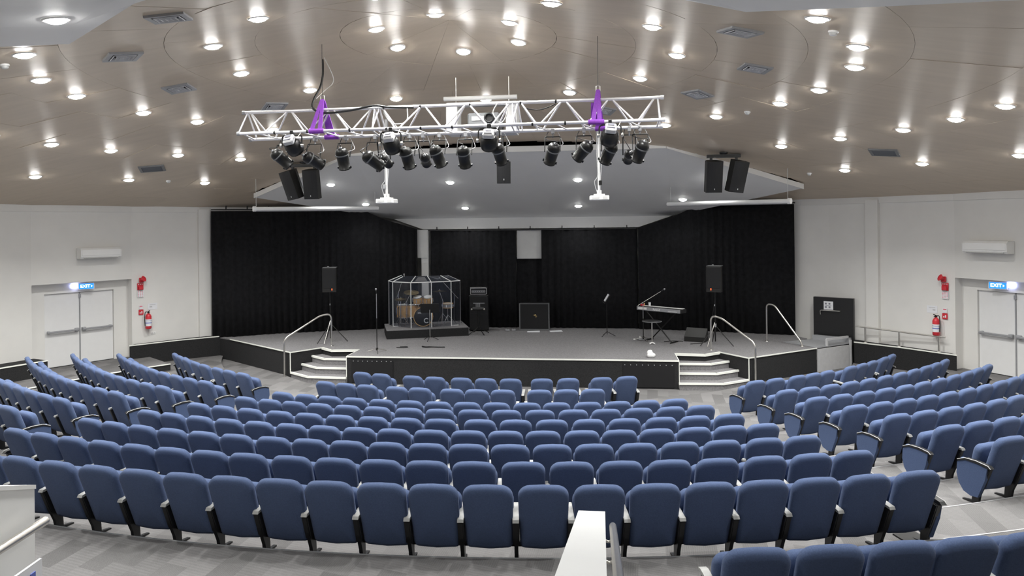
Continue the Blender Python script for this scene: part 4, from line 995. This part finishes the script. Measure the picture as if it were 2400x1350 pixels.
b = MB(); b.box((0, 0, .26), (.2, .04, .02)); b.build('carry_handle', 'black', t)
t = thing('keyboard_bench', 'black padded bench with tripod legs before the amplifier cabinet', 'bench', (-1.45, 21.95, S), .05)
b = MB(); b.box((0, 0, .80), (.42, .26, .10), bev=.03); b.build('seat_pad', 'black', t)
b = MB(); b.tube([(0, 0, .12), (0, 0, .76)], .03, 10); b.build('column', 'blackmetal', t)
tripod_legs(t, 4, .36, .22, .014, 'blackmetal', rot=.6)
b = MB(); b.box((.03, -.14, .99), (.36, .012, .015)); 
for i in range(5): b.box((-.06+.03*i, -.14, .93), (.01, .012, .12))
b.build('wire_rack', 'grey', t)
for q in (-1, 1):
    b = MB(); b.lathe([(.03, 0), (.03, .03), (0, .035)], 10, Matrix.Translation((q*.2, -.14, .80)) @ Matrix.Rotation(pi/2, 4, 'X')); b.build('knob', 'steel', t)
# bass cabinet
t = thing('bass_speaker_cabinet', 'large black bass cabinet with grey edges at stage back', 'amplifier', (.24, 22.95, S), .02)
b = MB(); b.box((0, 0, .45), (.98, .44, .88), bev=.02); bd = b.build('cabinet', 'black', t)
b = MB(); b.box((0, -.222, .46), (.86, .012, .76)); b.build('grille', 'hidden', bd)
b = MB()
for q in (-1, 1): b.box((q*.475, -.225, .45), (.035, .02, .88)); 
b.box((0, -.225, .03), (.95, .02, .05)); b.box((0, -.225, .875), (.95, .02, .02)); b.build('edge_trim', 'midgrey', bd)
b = MB(); b.lathe([(.05, 0), (.04, .02), (0, .025)], 12, Matrix.Translation((.02, -.232, .5)) @ Matrix.Rotation(pi/2, 4, 'X') @ Matrix.Scale(.6, 4, (0, 1, 0))); b.box((.06, -.232, .46), (.04, .01, .06), ry=.6); b.build('badge', 'cymbal', bd)
for x, y, a, nm in ((-.62, 22.6, .2, 'left of'), (.24, 22.45, .1, 'in front of'), (.95, 22.6, .3, 'right of')):
    if nm == 'left of':
        t = thing('effects_pedal', 'small metal effects pedals left of the bass cabinet', 'pedal', (x, y, S), a)
        b = MB(); b.box((0, 0, .03), (.14, .12, .06), bev=.01); b.box((.2, .02, .03), (.13, .12, .06), bev=.01); b.build('pedal_case', 'grey', t)
        b = MB(); b.lathe([(.014, .06), (.014, .08)], 8, Matrix.Translation((0, -.03, 0))); b.lathe([(.014, .06), (.014, .08)], 8, Matrix.Translation((.2, -.02, 0))); b.build('foot_switch', 'chrome', t)
    else:
        t = thing('paper_sheet', 'white paper lying on the stage %s the bass cabinet' % nm, 'paper', (x, y, S), a)
        b = MB(); b.add([(-.2, -.1, .003), (.2, -.1, .003), (.2, .1, .02), (-.2, .1, .008), (-.2, -.1, .009), (.2, -.1, .009), (.2, .1, .026), (-.2, .1, .014)], [(3,2,1,0),(4,5,6,7),(0,1,5,4),(1,2,6,5),(2,3,7,6),(3,0,4,7)]); b.build('sheet', 'paper', t)
# keyboard, its stand, cup
K0, K1 = Vector((3.55, 21.32, S+.93)), Vector((4.72, 20.42, S+.93)); kd = K1-K0; ky = math.atan2(kd.y, kd.x); kc = (K0+K1)/2
t = thing('keyboard', 'silver backed electronic keyboard at the right of the stage', 'keyboard', kc, ky)
L = kd.length
b = MB(); b.box((0, 0, 0), (L, .34, .11), bev=.015); bd = b.build('case', 'black', t)
b = MB(); b.box((0, -.172, .005), (L-.02, .012, .10)); bp = b.build('rear_panel', 'grey', bd)
b = MB(); b.box((-L*.36, -.18, .01), (L*.2, .006, .06)); b.box((L*.33, -.18, -.015), (L*.2, .006, .012)); b.build('panel_sticker', 'white', bp)
text_mesh('Roland', .085, 'brand_lettering', 'white', bp, Matrix.Translation((-.05, -.182, .0)) @ Matrix.Rotation(pi/2, 4, 'X'))
b = MB()
for i in range(36):
    b.box((-L/2+.05+(L-.1)*(i+.5)/36, .09, .058), ((L-.1)/36*.93, .14, .008))
kk_ = b.build('white_keys', 'white', t); kk_['kind'] = 'stuff'
t = thing('keyboard_stand', 'black folding stand under the keyboard', 'stand', (kc.x, kc.y, S), ky)
for q in (-1, 1):
    b = MB(); b.tube([(-.42*q, .12*q, .02), (.42*q, .12*q, .86)], .018, 8); b.build('cross_leg', 'blackmetal', t)
    b = MB(); b.tube([(q*.42, -.2, .02), (q*.42, .2, .02)], .018, 8); b.tube([(q*.42, -.17, .865), (q*.42, .17, .865)], .016, 8); b.build('cross_foot', 'blackmetal', t)
t = thing('paper_cup', 'white paper cup standing on the keyboard', 'cup', (3.83, 21.25, S+.985))
b = MB(); b.lathe([(.028, 0), (.036, .10), (.034, .10), (.026, .006), (0, .006)], 16); b.build('cup_wall', 'paper', t)
b = MB(); b.lathe([(.036, .098), (.039, .102), (.036, .106)], 16); b.build('cup_rim', 'white', t)
t = thing('effects_box', 'tiny red and brown boxes at the left end of the keyboard', 'box', (3.62, 21.33, S+.985))
b = MB(); b.box((0, 0, .025), (.1, .08, .05), bev=.008); b.build('case', 'red', t); b = MB(); b.box((.06, 0, .04), (.03, .05, .08), bev=.006); b.build('side_case', 'maple', t)
mic_stand(3.62, 20.98, S, 1.12, 'microphone boom stand leaning over the keyboard', (.52, .1, .31), 'steel')
t = thing('pedestal_table', 'round black table on a silver pole at right of the stage', 'table', (3.83, 20.36, S))
b = MB(); b.lathe([(.0, .645), (.26, .645), (.272, .655), (.265, .67), (0, .67)], 32); b.build('tabletop', 'black', t)
b = MB(); b.lathe([(.275, .648), (.279, .658), (.272, .665)], 32); b.build('table_rim', 'midgrey', t)
b = MB(); b.tube([(0, 0, .03), (0, 0, .645)], .02, 10); b.build('pole', 'steel', t)
for i in range(4):
    a = pi/4 + i*pi/2; b = MB(); b.tube([(0, 0, .05), (.11*cos(a), .11*sin(a), .015)], [.02, .012], 8); b.build('base_foot', 'white', t)
t = thing('stage_monitor', 'black wedge monitor on the stage floor right of keyboard', 'loudspeaker', (5.15, 21.05, S), -.35)
b = MB(); prof = [(-.24, 0), (.24, 0), (.24, .16), (.10, .36), (-.24, .14)]
b.prism(prof, -.30, .30, Matrix.Rotation(pi/2, 4, 'Z') @ Matrix.Rotation(pi/2, 4, 'X')); b.build('cabinet', 'speakerbox', t)
b = MB(); b.box((0, .20, .25), (.5, .012, .22), rx=.62-pi/2+pi/2); b.build('grille', 'hidden', t)
b = MB(); b.box((-.30, .0, .18), (.015, .12, .03)); b.build('carry_handle', 'grey', t)
t = thing('foot_pedal', 'silver pedal and plug left of the round table', 'pedal', (3.52, 21.05, S), .3)
b = MB(); b.box((0, 0, .03), (.13, .2, .05), bev=.012); b.build('pedal_plate', 'grey', t); b = MB(); b.box((.02, .05, .08), (.03, .03, .06)); b.box((-.16, .02, .03), (.05, .04, .03)); b.build('plug', 'white', t)
def stage_speaker(x, y, yaw, label, ledx):
    t = thing('tripod_speaker', label, 'loudspeaker', (x, y, S), yaw)
    tripod_legs(t, 3, .52, .55, .012, 'blackmetal', rot=pi/2+.35)
    b = MB(); b.tube([(0, 0, .1), (0, 0, 1.52)], .018, 10); b.build('pole', 'blackmetal', t)
    b = MB(); b.lathe([(.03, .5), (.035, .55), (.03, .6)], 10); b.box((.0, -.05, 1.12), (.02, .03, .05)); b.build('collar', 'grey', t)
    b = MB(); poly = [(-.20, -.18), (.20, -.18), (.20, .04), (.12, .18), (-.12, .18), (-.20, .04)]
    b.prism(poly, 1.50, 2.22); bd = b.build('cabinet', 'speakerbox', t)
    b = MB(); b.box((0, -.185, 1.90), (.36, .012, .58), bev=.01); b.build('grille', 'hidden', bd)
    b = MB(); b.box((0, 0, 2.225), (.40, .3, .012)); b.build('top_plate', 'midgrey', bd)
    b = MB(); b.box((-.05, .0, 2.245), (.05, .05, .03), bev=.01); b.build('top_cap', 'grey', bd)
    b = MB(); b.box((ledx, -.193, 1.58), (.02, .006, .05)); b.build('power_led', 'led', bd)
    b = MB(); b.tube([(.03, -.22, .66), (-.12, -.50, .02)], .012, 7); b.build('brace_leg', 'steel', t)
stage_speaker(-5.66, 20.25, .25, 'black loudspeaker on a tripod at the left of the stage', .08)
stage_speaker(5.58, 20.35, -.35, 'black loudspeaker on a tripod at the right of the stage', -.07)
# white bundle, floor cables
t = thing('cloth_bundle', 'crumpled white cloth bundle lying at the stage front right', 'cloth', (3.64, 18.36, S))
def lump(c, r, seed):
    rg = random.Random(seed); bm = bmesh.new(); bmesh.ops.create_icosphere(bm, subdivisions=3, radius=1)
    ph = [(rg.uniform(2, 6), rg.uniform(0, 6), rg.uniform(2, 6)) for _ in range(4)]
    for v in bm.verts:
        k_ = 1 + .07*sum(sin(p[0]*v.co.x+p[1])*cos(p[2]*v.co.y) for p in ph); v.co = Vector((v.co.x*r[0]*k_+c[0], v.co.y*r[1]*k_+c[1], max(v.co.z*r[2]*k_+c[2], .002)))
    bm.verts.index_update(); o = MB(); o.add([v.co[:] for v in bm.verts], [[v.index for v in f.verts] for f in bm.faces], None, True); bm.free(); return o
lump((.02, 0, .06), (.11, .09, .075), 2).build('cloth_fold', 'white', t); lump((-.01, .01, .12), (.08, .06, .07), 4).build('cloth_top', 'white', t)
cable([(-3.35, 19.33, S+.015), (-3.2, 19.28, S+.02), (-3.05, 19.36, S+.015), (-3.1, 19.46, S+.015), (-3.28, 19.42, S+.015)], .012, 'small loop of black cable on the stage left of centre')
cable([(-2.65, 19.5, S+.015), (-2.5, 19.36, S+.03), (-2.38, 19.44, S+.02), (-2.15, 19.42, S+.015), (-1.98, 19.44, S+.015)], .02, 'thick black cable end on the stage left of centre')
cable([(4.9, 20.4, S+.012), (5.2, 20.55, S+.012), (5.45, 20.75, S+.012), (5.5, 20.5, S+.6), (5.58, 20.36, S+1.3)], .01, 'black cable running down from the right tripod speaker')
cable([(4.2, 20.75, S+.012), (4.45, 20.9, S+.012), (4.75, 20.85, S+.012)], .012, 'black cable on the stage beside the wedge monitor')

# ------------------------------------------------------------------ auditorium chairs
def pad(mb, w0, w1, H, rt, rb, base, tilt, layers, bow=.012, bulge=.006):
    # rounded upholstered pad: width w0 at the foot, w1 at the head, height H; layers = (offset to the front, inset)
    def outline(ins):
        P = []
        def corner(cx, cy, r, a0, a1, n_):
            for k_ in range(n_+1):
                a = R_(a0 + (a1-a0)*k_/n_); P.append((cx + r*cos(a), cy + r*sin(a)))
        hw1, hw0 = w1/2-ins, w0/2-ins; rt_, rb_ = max(rt-ins, .01), max(rb-ins, .01)
        corner(hw1-rt_, H-ins-rt_, rt_, 0, 90, 6); P.append((0, H-ins+.006)); corner(-hw1+rt_, H-ins-rt_, rt_, 90, 180, 6)
        corner(-hw0+rb_, ins+rb_, rb_, 180, 270, 3); P.append((0, ins-bow)); corner(hw0-rb_, ins+rb_, rb_, 270, 360, 3)
        return P
    U = Vector((0, -sin(tilt), cos(tilt))); Nf = Vector((0, cos(tilt), sin(tilt))); B = Vector(base)
    vs = []; fs = []; n_ = 0
    for off, ins in layers:
        o = outline(ins); n_ = len(o); vs += [B + Vector((x, 0, 0)) + U*h + Nf*off for x, h in o]
    m_ = len(layers)
    for i in range(m_-1):
        fs += [(i*n_+k_, (i+1)*n_+k_, (i+1)*n_+(k_+1) % n_, i*n_+(k_+1) % n_) for k_ in range(n_)]
    c0 = len(vs); vs.append(B + U*H*.5 + Nf*(layers[0][0]-bulge)); vs.append(B + U*H*.5 + Nf*(layers[-1][0]+bulge))
    fs += [(c0, k_, (k_+1) % n_) for k_ in range(n_)] + [(c0+1, (m_-1)*n_+(k_+1) % n_, (m_-1)*n_+k_) for k_ in range(n_)]
    return mb.add(vs, fs, None, True)
proto = {}
b = MB(); pad(b, .445, .47, .695, .115, .05, (0, .235, .165), R_(20), [(0, .055), (.008, .02), (.028, 0), (.075, 0), (.095, .02), (.1, .055)], .015); proto['backrest'] = b
b = MB(); pad(b, .44, .46, .46, .09, .07, (0, .365, .235), R_(15), [(0, .05), (.01, .015), (.03, 0), (.08, 0), (.105, .02), (.112, .06)], .01); proto['seat'] = b
def side(prof, x0, x1): return MB().prism(prof, x0, x1, Matrix.Rotation(pi/2, 4, 'Y') @ Matrix.Rotation(pi/2, 4, 'Z'))
# profiles in (y, z), extruded along x
LEG = [(.10, .475), (.44, .505), (.44, .46), (.36, .40), (.33, .25), (.345, .03), (.47, .014), (.47, 0), (.27, 0), (.245, .12), (.165, .30)]
ARM = [(.085, .48), (.10, .505), (.25, .522), (.42, .535), (.47, .525), (.475, .505), (.42, .505), (.25, .495)]
PAN = [(.12, .48), (.46, .51), (.51, .44), (.52, .31), (.49, .20), (.43, .12), (.34, .09), (.245, .10), (.15, .33)]
for sx, nm in ((-1, 'L'), (1, 'R')):
    x = sx*.26
    proto['leg'+nm] = side(LEG, x-.018, x+.018); proto['leg'+nm].prism([(.105, .47), (.40, .49), (.36, .36), (.30, .23), (.20, .23)], x-.030, x+.030, Matrix.Rotation(pi/2, 4, 'Y') @ Matrix.Rotation(pi/2, 4, 'Z'))
    proto['arm'+nm] = MB(); proto['arm'+nm].prism(ARM, x-.03, x+.03, Matrix.Rotation(pi/2, 4, 'Y') @ Matrix.Rotation(pi/2, 4, 'Z'))
    xp = x + sx*.026
    proto['pan'+nm] = side(PAN, xp-.022, xp+.022)
    e = MB(); e.prism([(.07, .485), (.10, .512), (.25, .528), (.40, .520), (.50, .475), (.505, .455), (.40, .495), (.25, .50), (.10, .482)], xp-.03, xp+.03, Matrix.Rotation(pi/2, 4, 'Y') @ Matrix.Rotation(pi/2, 4, 'Z')); proto['earm'+nm] = e
    t_ = MB(); t_.tube([(xp+sx*.03, .07, .487), (xp+sx*.03, .10, .513), (xp+sx*.03, .25, .530), (xp+sx*.03, .40, .522), (xp+sx*.03, .50, .478)], .005, 5); proto['edge'+nm] = t_
ra = MB(); ra.tube([(-.26, .13, .44), (-.26, .10, .57)], .028, 10); proto['raised'] = ra
rk = MB(); rk.lathe([(.028, 0), (.03, .012), (.022, .028), (0, .033)], 12, Matrix.Translation((-.26, .10, .565)) @ Matrix.Rotation(.2, 4, 'X')); proto['knob'] = rk
bar = MB(); bar.box((0, .30, .20), (.50, .05, .04)); proto['bar'] = bar
bp_ = MB(); bp_.box((.24, .40, .008), (.26, .34, .016)); proto['plate'] = bp_
PM = {'backrest': ('backrest', 'blue'), 'seat': ('seat', 'blue'), 'legL': ('leg', 'black'), 'legR': ('leg', 'black'), 'armL': ('armrest', 'armpad'), 'armR': ('armrest', 'armpad'), 'panL': ('side_panel', 'bluedk'), 'panR': ('side_panel', 'bluedk'),
      'earmL': ('armrest', 'black'), 'earmR': ('armrest', 'black'), 'edgeL': ('armrest_edge', 'armpad'), 'edgeR': ('armrest_edge', 'armpad'), 'raised': ('raised_armrest', 'black'), 'knob': ('armrest_end', 'armpad'), 'bar': ('seat_beam', 'black'), 'plate': ('floor_plate', 'blackmetal')}
meshes = {}
for k_, mb in proto.items():
    o = mb.build(PM[k_][0], PM[k_][1]); meshes[k_] = o.data; bpy.data.objects.remove(o)
LBL = {'earmL': 'black armrest with a pale edge', 'earmR': 'black armrest with a pale edge', 'raised': 'armrest folded upright'}
def part(k_, root, up=None):
    o = bpy.data.objects.new(PM[k_][0], meshes[k_]); COL.objects.link(o); o.parent = up or root
    if k_ in LBL: o['label'] = LBL[k_]
    return o
def chair(R, ang, z, label, group, left='arm', right=None, raised=False):
    a = R_(ang); t = thing('auditorium_chair', label, 'chair', (R*sin(a), 25 - R*cos(a), z), a, group)
    part('backrest', t); part('seat', t); part('bar', t)
    if left == 'panel':
        part('panL', t); e = part('earmL', t); part('edgeL', t, e); part('legL', t)
    elif left == 'arm':
        if raised: e = part('raised', t); part('knob', t, e)
        else: part('armL', t)
        part('legL', t)
    if right == 'panel':
        part('panR', t); e = part('earmR', t); part('edgeR', t, e); part('legR', t)
    elif right == 'arm': part('armR', t); part('legR', t)
    return t
CENTRE = [  # (row word, radius of the back tops, floor height, angles from the axis)
 ('front', 10.28, .06, [-16.66, -13.85, -9.51, -6.59, -3.28, -.3, 2.7, 6.44, 9.59, 13.61, 16.72], [[0, 1], [2, 3], [4, 5, 6], [7, 8], [9, 10]]),
 ('second', 11.71, .16, [-16.02, -13.59, -11.15, -7.97, -5.57, -2.37, .05, 2.55, 6.0, 8.54, 11.08], [[0, 1, 2], [3, 4], [5, 6, 7], [8, 9, 10]]),
 ('third', 13.18, .285, [-15.25, -12.92, -10.78, -8.58, -6.29, -4.01, -1.8, .44, 2.67, 4.97, 7.18, 9.51, 11.77, 13.98, 16.22], None),
 ('fourth', 14.03, .385, [-15.55, -13.39, -11.4, -9.34, -7.23, -5.07, -2.83, -.74, 1.46, 3.69, 5.88, 8.06, 10.21, 12.35, 14.53, 16.61], None),
 ('fifth', 14.93, .48, [-16.07, -14.05, -12.02, -9.9, -7.92, -5.88, -3.85, -1.84, .16, 2.43, 4.46, 6.5, 8.58, 10.62, 12.71, 14.7, 16.78], None),
 ('sixth', 15.79, .57, [-16.34, -14.6, -12.7, -10.8, -8.93, -7.03, -5.17, -3.3, -1.48, .4, 2.27, 4.1, 5.93, 7.83, 9.67, 11.52, 13.39, 15.26, 16.99], None),
 ('seventh', 16.72, .68, [-16.41, -14.76, -13.01, -11.24, -9.49, -7.77, -5.93, -4.21, -2.46, -.72, 1.02, 2.74, 4.5, 6.25, 7.99, 9.8, 11.6, 13.4, 15.27, 17.03], None),
 ('eighth', 17.68, .795, [-16.52, -14.77, -13.17, -11.51, -9.86, -8.25, -6.62, -5.02, -3.29, -1.62, .06, 1.72, 3.39, 5.12, 6.81, 8.51, 10.22, 11.92, 13.68, 15.39, 17.06], None),
 ('ninth', 18.67, .915, [-13.25, -11.65, -10.01, -8.36, -6.78, -5.19, -3.62, -2.06, -.52, 1.06, 2.59, 4.16, 5.76, 7.36, 8.96, 10.56, 12.13, 13.71, 15.31, 16.95], None)]
RAISED = {('front', 1), ('sixth', 7), ('sixth', 8), ('sixth', 9), ('fourth', 8), ('fourth', 11), ('eighth', 14), ('fifth', 13), ('seventh', 15), ('seventh', 18)}
for rw, R, z, angs, groups in CENTRE:
    groups = groups or [list(range(len(angs)))]
    loose = len(groups) > 1
    for g in groups:
        for i in g:
            ends = ('arm' if loose or rw == 'ninth' else 'panel') if i == g[0] else 'arm'
            rt = ('arm' if loose else 'panel') if i == g[-1] else None
            c = chair(R, angs[i], z, 'blue auditorium chair in centre block, %s row from stage, %s from left end' % (rw, words[i]), 'blue chairs of the centre block', ends, rt, (rw, i) in RAISED)
            if rw == 'ninth' and i == g[-1]: part('plate', c)
def upto(a0, a1, R): p = math.degrees(.52/R); n_ = int((a1-a0)/p); return [a0 + p*i for i in range(n_+1)]
RIGHT = [('front', 11.86, .16, [27.58, 29.98, 32.9, 35.1, 37.3, 41.37, 43.6, 45.87, 49.0, 51.29], [[0, 1], [2, 3, 4], [5, 6, 7], [8, 9]]),
 ('second', 13.13, .285, upto(26.04, 49.2, 13.13), None), ('third', 14.08, .385, upto(25.3, 47.8, 14.08), None), ('fourth', 15.0, .48, upto(24.94, 44.2, 15.0), None),
 ('fifth', 15.87, .57, upto(24.65, 37.8, 15.87), None), ('sixth', 16.82, .68, upto(24.16, 31.3, 16.82), None), ('seventh', 17.71, .795, upto(23.87, 27.3, 17.71), None)]
LEFT = [('front', 11.87, .16, [27.02, 29.51, 31.87, 34.89, 37.19, 40.04, 42.41, 44.78], [[0, 1, 2], [3, 4], [5, 6, 7]]),
 ('second', 13.11, .285, upto(24.64, 47.2, 13.11), None), ('third', 14.06, .385, upto(24.29, 46.2, 14.06), None), ('fourth', 14.97, .48, upto(24.02, 45.0, 14.97), None),
 ('fifth', 15.89, .57, upto(23.87, 35.3, 15.89), None), ('sixth', 16.8, .68, upto(22.76, 26.4, 16.8), None)]
for block, s, rows in (('right', 1, RIGHT), ('left', -1, LEFT)):
    for rw, R, z, angs, groups in rows:
        groups = groups or [list(range(len(angs)))]
        for gi, g in enumerate(groups):
            for i in g:
                first, last = i == g[0], i == g[-1]
                inner = ('panel' if gi == 0 else 'arm') if first else None      # towards the centre aisle
                outer = ('panel' if gi == len(groups)-1 else 'arm') if last else None
                # the shared arm between two chairs belongs to the chair on its right
                if s > 0: lf = inner if first else 'arm'; rt = outer if last else None
                else: rt = inner if first else None; lf = outer if last else 'arm'
                chair(R, s*angs[i], z, 'blue auditorium chair in %s block, %s row from stage, %s from centre aisle' % (block, rw, words[i]), 'blue chairs of the %s block' % block, lf, rt)
for i, a in enumerate([9.85, 11.34, 12.83, 14.2, 15.66]):
    chair(20.34, a, 1.08, 'blue auditorium chair in nearest row at the bottom right corner, %s from left' % words[i], 'blue chairs of the nearest row', 'arm', 'arm' if i == 4 else None)

# ------------------------------------------------------------------ white balustrades by the camera
t = thing('balustrade', 'white sloping stair wall with steel handrail at bottom centre', 'balustrade')
y0, y1, z0, z1 = 5.34, 1.9, 2.0, 3.06
b = MB(); b.prism([(y0, 1.08), (y0, z0-.03), (y1, z1-.03), (y1, 1.08)], 2.235, 2.425, Matrix.Rotation(pi/2, 4, 'Y') @ Matrix.Rotation(pi/2, 4, 'Z')); b.build('wall_panel', 'white', t)
b = MB(); b.prism([(y0+.008, z0-.03), (y0+.008, z0), (y1, z1), (y1, z1-.03)], 2.23, 2.43, Matrix.Rotation(pi/2, 4, 'Y') @ Matrix.Rotation(pi/2, 4, 'Z')); b.build('coping', 'white', t)
sl_ = (z1-z0)/(y1-y0); rz_ = lambda y: z0 + sl_*(y-y0) - .09
b = MB(); b.tube([(2.485, 5.22, rz_(5.22)), (2.485, 1.9, rz_(1.9))], .026, 12); b.lathe([(.026, 0), (.02, .015), (0, .02)], 12, Matrix.Translation((2.485, 5.22, rz_(5.22))) @ Matrix.Rotation(-pi/2, 4, 'X')); b.build('rail_tube', 'steel', t)
for y in (4.72, 3.9, 3.1):
    b = MB(); b.tube(round_path([(2.425, y, rz_(y)-.04), (2.455, y, rz_(y)-.05), (2.485, y, rz_(y)-.02)], .03), .009, 8); b.build('rail_bracket', 'steel', t)
t = thing('balustrade', 'white sloping stair wall with steel handrail at the bottom left corner', 'balustrade')
m_ = Matrix.Translation((2.423, 0, 0)) @ Matrix.Rotation(.1258, 4, 'Z')          # aligned with the left stair flight
yA, yB, zA, zB = 3.42, 2.3, 2.915, 3.30
b = MB(); b.prism([(yA, 1.08), (yA, zA), (yB, zB), (yB, 1.08)], -2.52, -2.335, m_ @ Matrix.Rotation(pi/2, 4, 'Y') @ Matrix.Rotation(pi/2, 4, 'Z')); b.build('wall_panel', 'white', t)
b = MB(); b.prism([(yA+.004, zA-.005), (yA+.004, zA+.015), (yB, zB+.015), (yB, zB-.005)], -2.525, -2.33, m_ @ Matrix.Rotation(pi/2, 4, 'Y') @ Matrix.Rotation(pi/2, 4, 'Z')); b.build('coping', 'white', t)
b = MB(); b.tube([m_ @ Vector((-2.27, 3.40, 2.765)), m_ @ Vector((-2.27, 2.3, 2.765))], .021, 12); b.build('rail_tube', 'steel', t)
for y in (3.07, 2.5):
    b = MB(); b.tube(round_path([m_ @ Vector(p) for p in ((-2.335, y, 2.66), (-2.285, y, 2.66), (-2.27, y, 2.75))], .03), .008, 8); b.build('rail_bracket', 'steel', t)
t = thing('information_sign', 'white sign with blue lettering below the bottom left handrail', 'sign')
b = MB(); b.box((0, 0, 0), (.012, .42, .3), mtx=m_ @ Matrix.Translation((-2.20, 3.05, 2.50))); b.build('sign_board', 'paper', t)
b = MB()
rg = random.Random(11)
for r in range(3):
    y = 3.21
    while y > 2.9:
        q = rg.uniform(.018, .05); b.box((0, 0, 0), (.004, q, .022), mtx=m_ @ Matrix.Translation((-2.192, y-q/2, 2.603-.042*r))); y -= q + .014
b.build('sign_lettering', 'inkblue', t)
b = MB(); b.box((0, 0, 0), (.13, .03, .05), mtx=m_ @ Matrix.Translation((-2.27, 3.0, 2.45))); b.build('sign_bracket', 'grey', t)
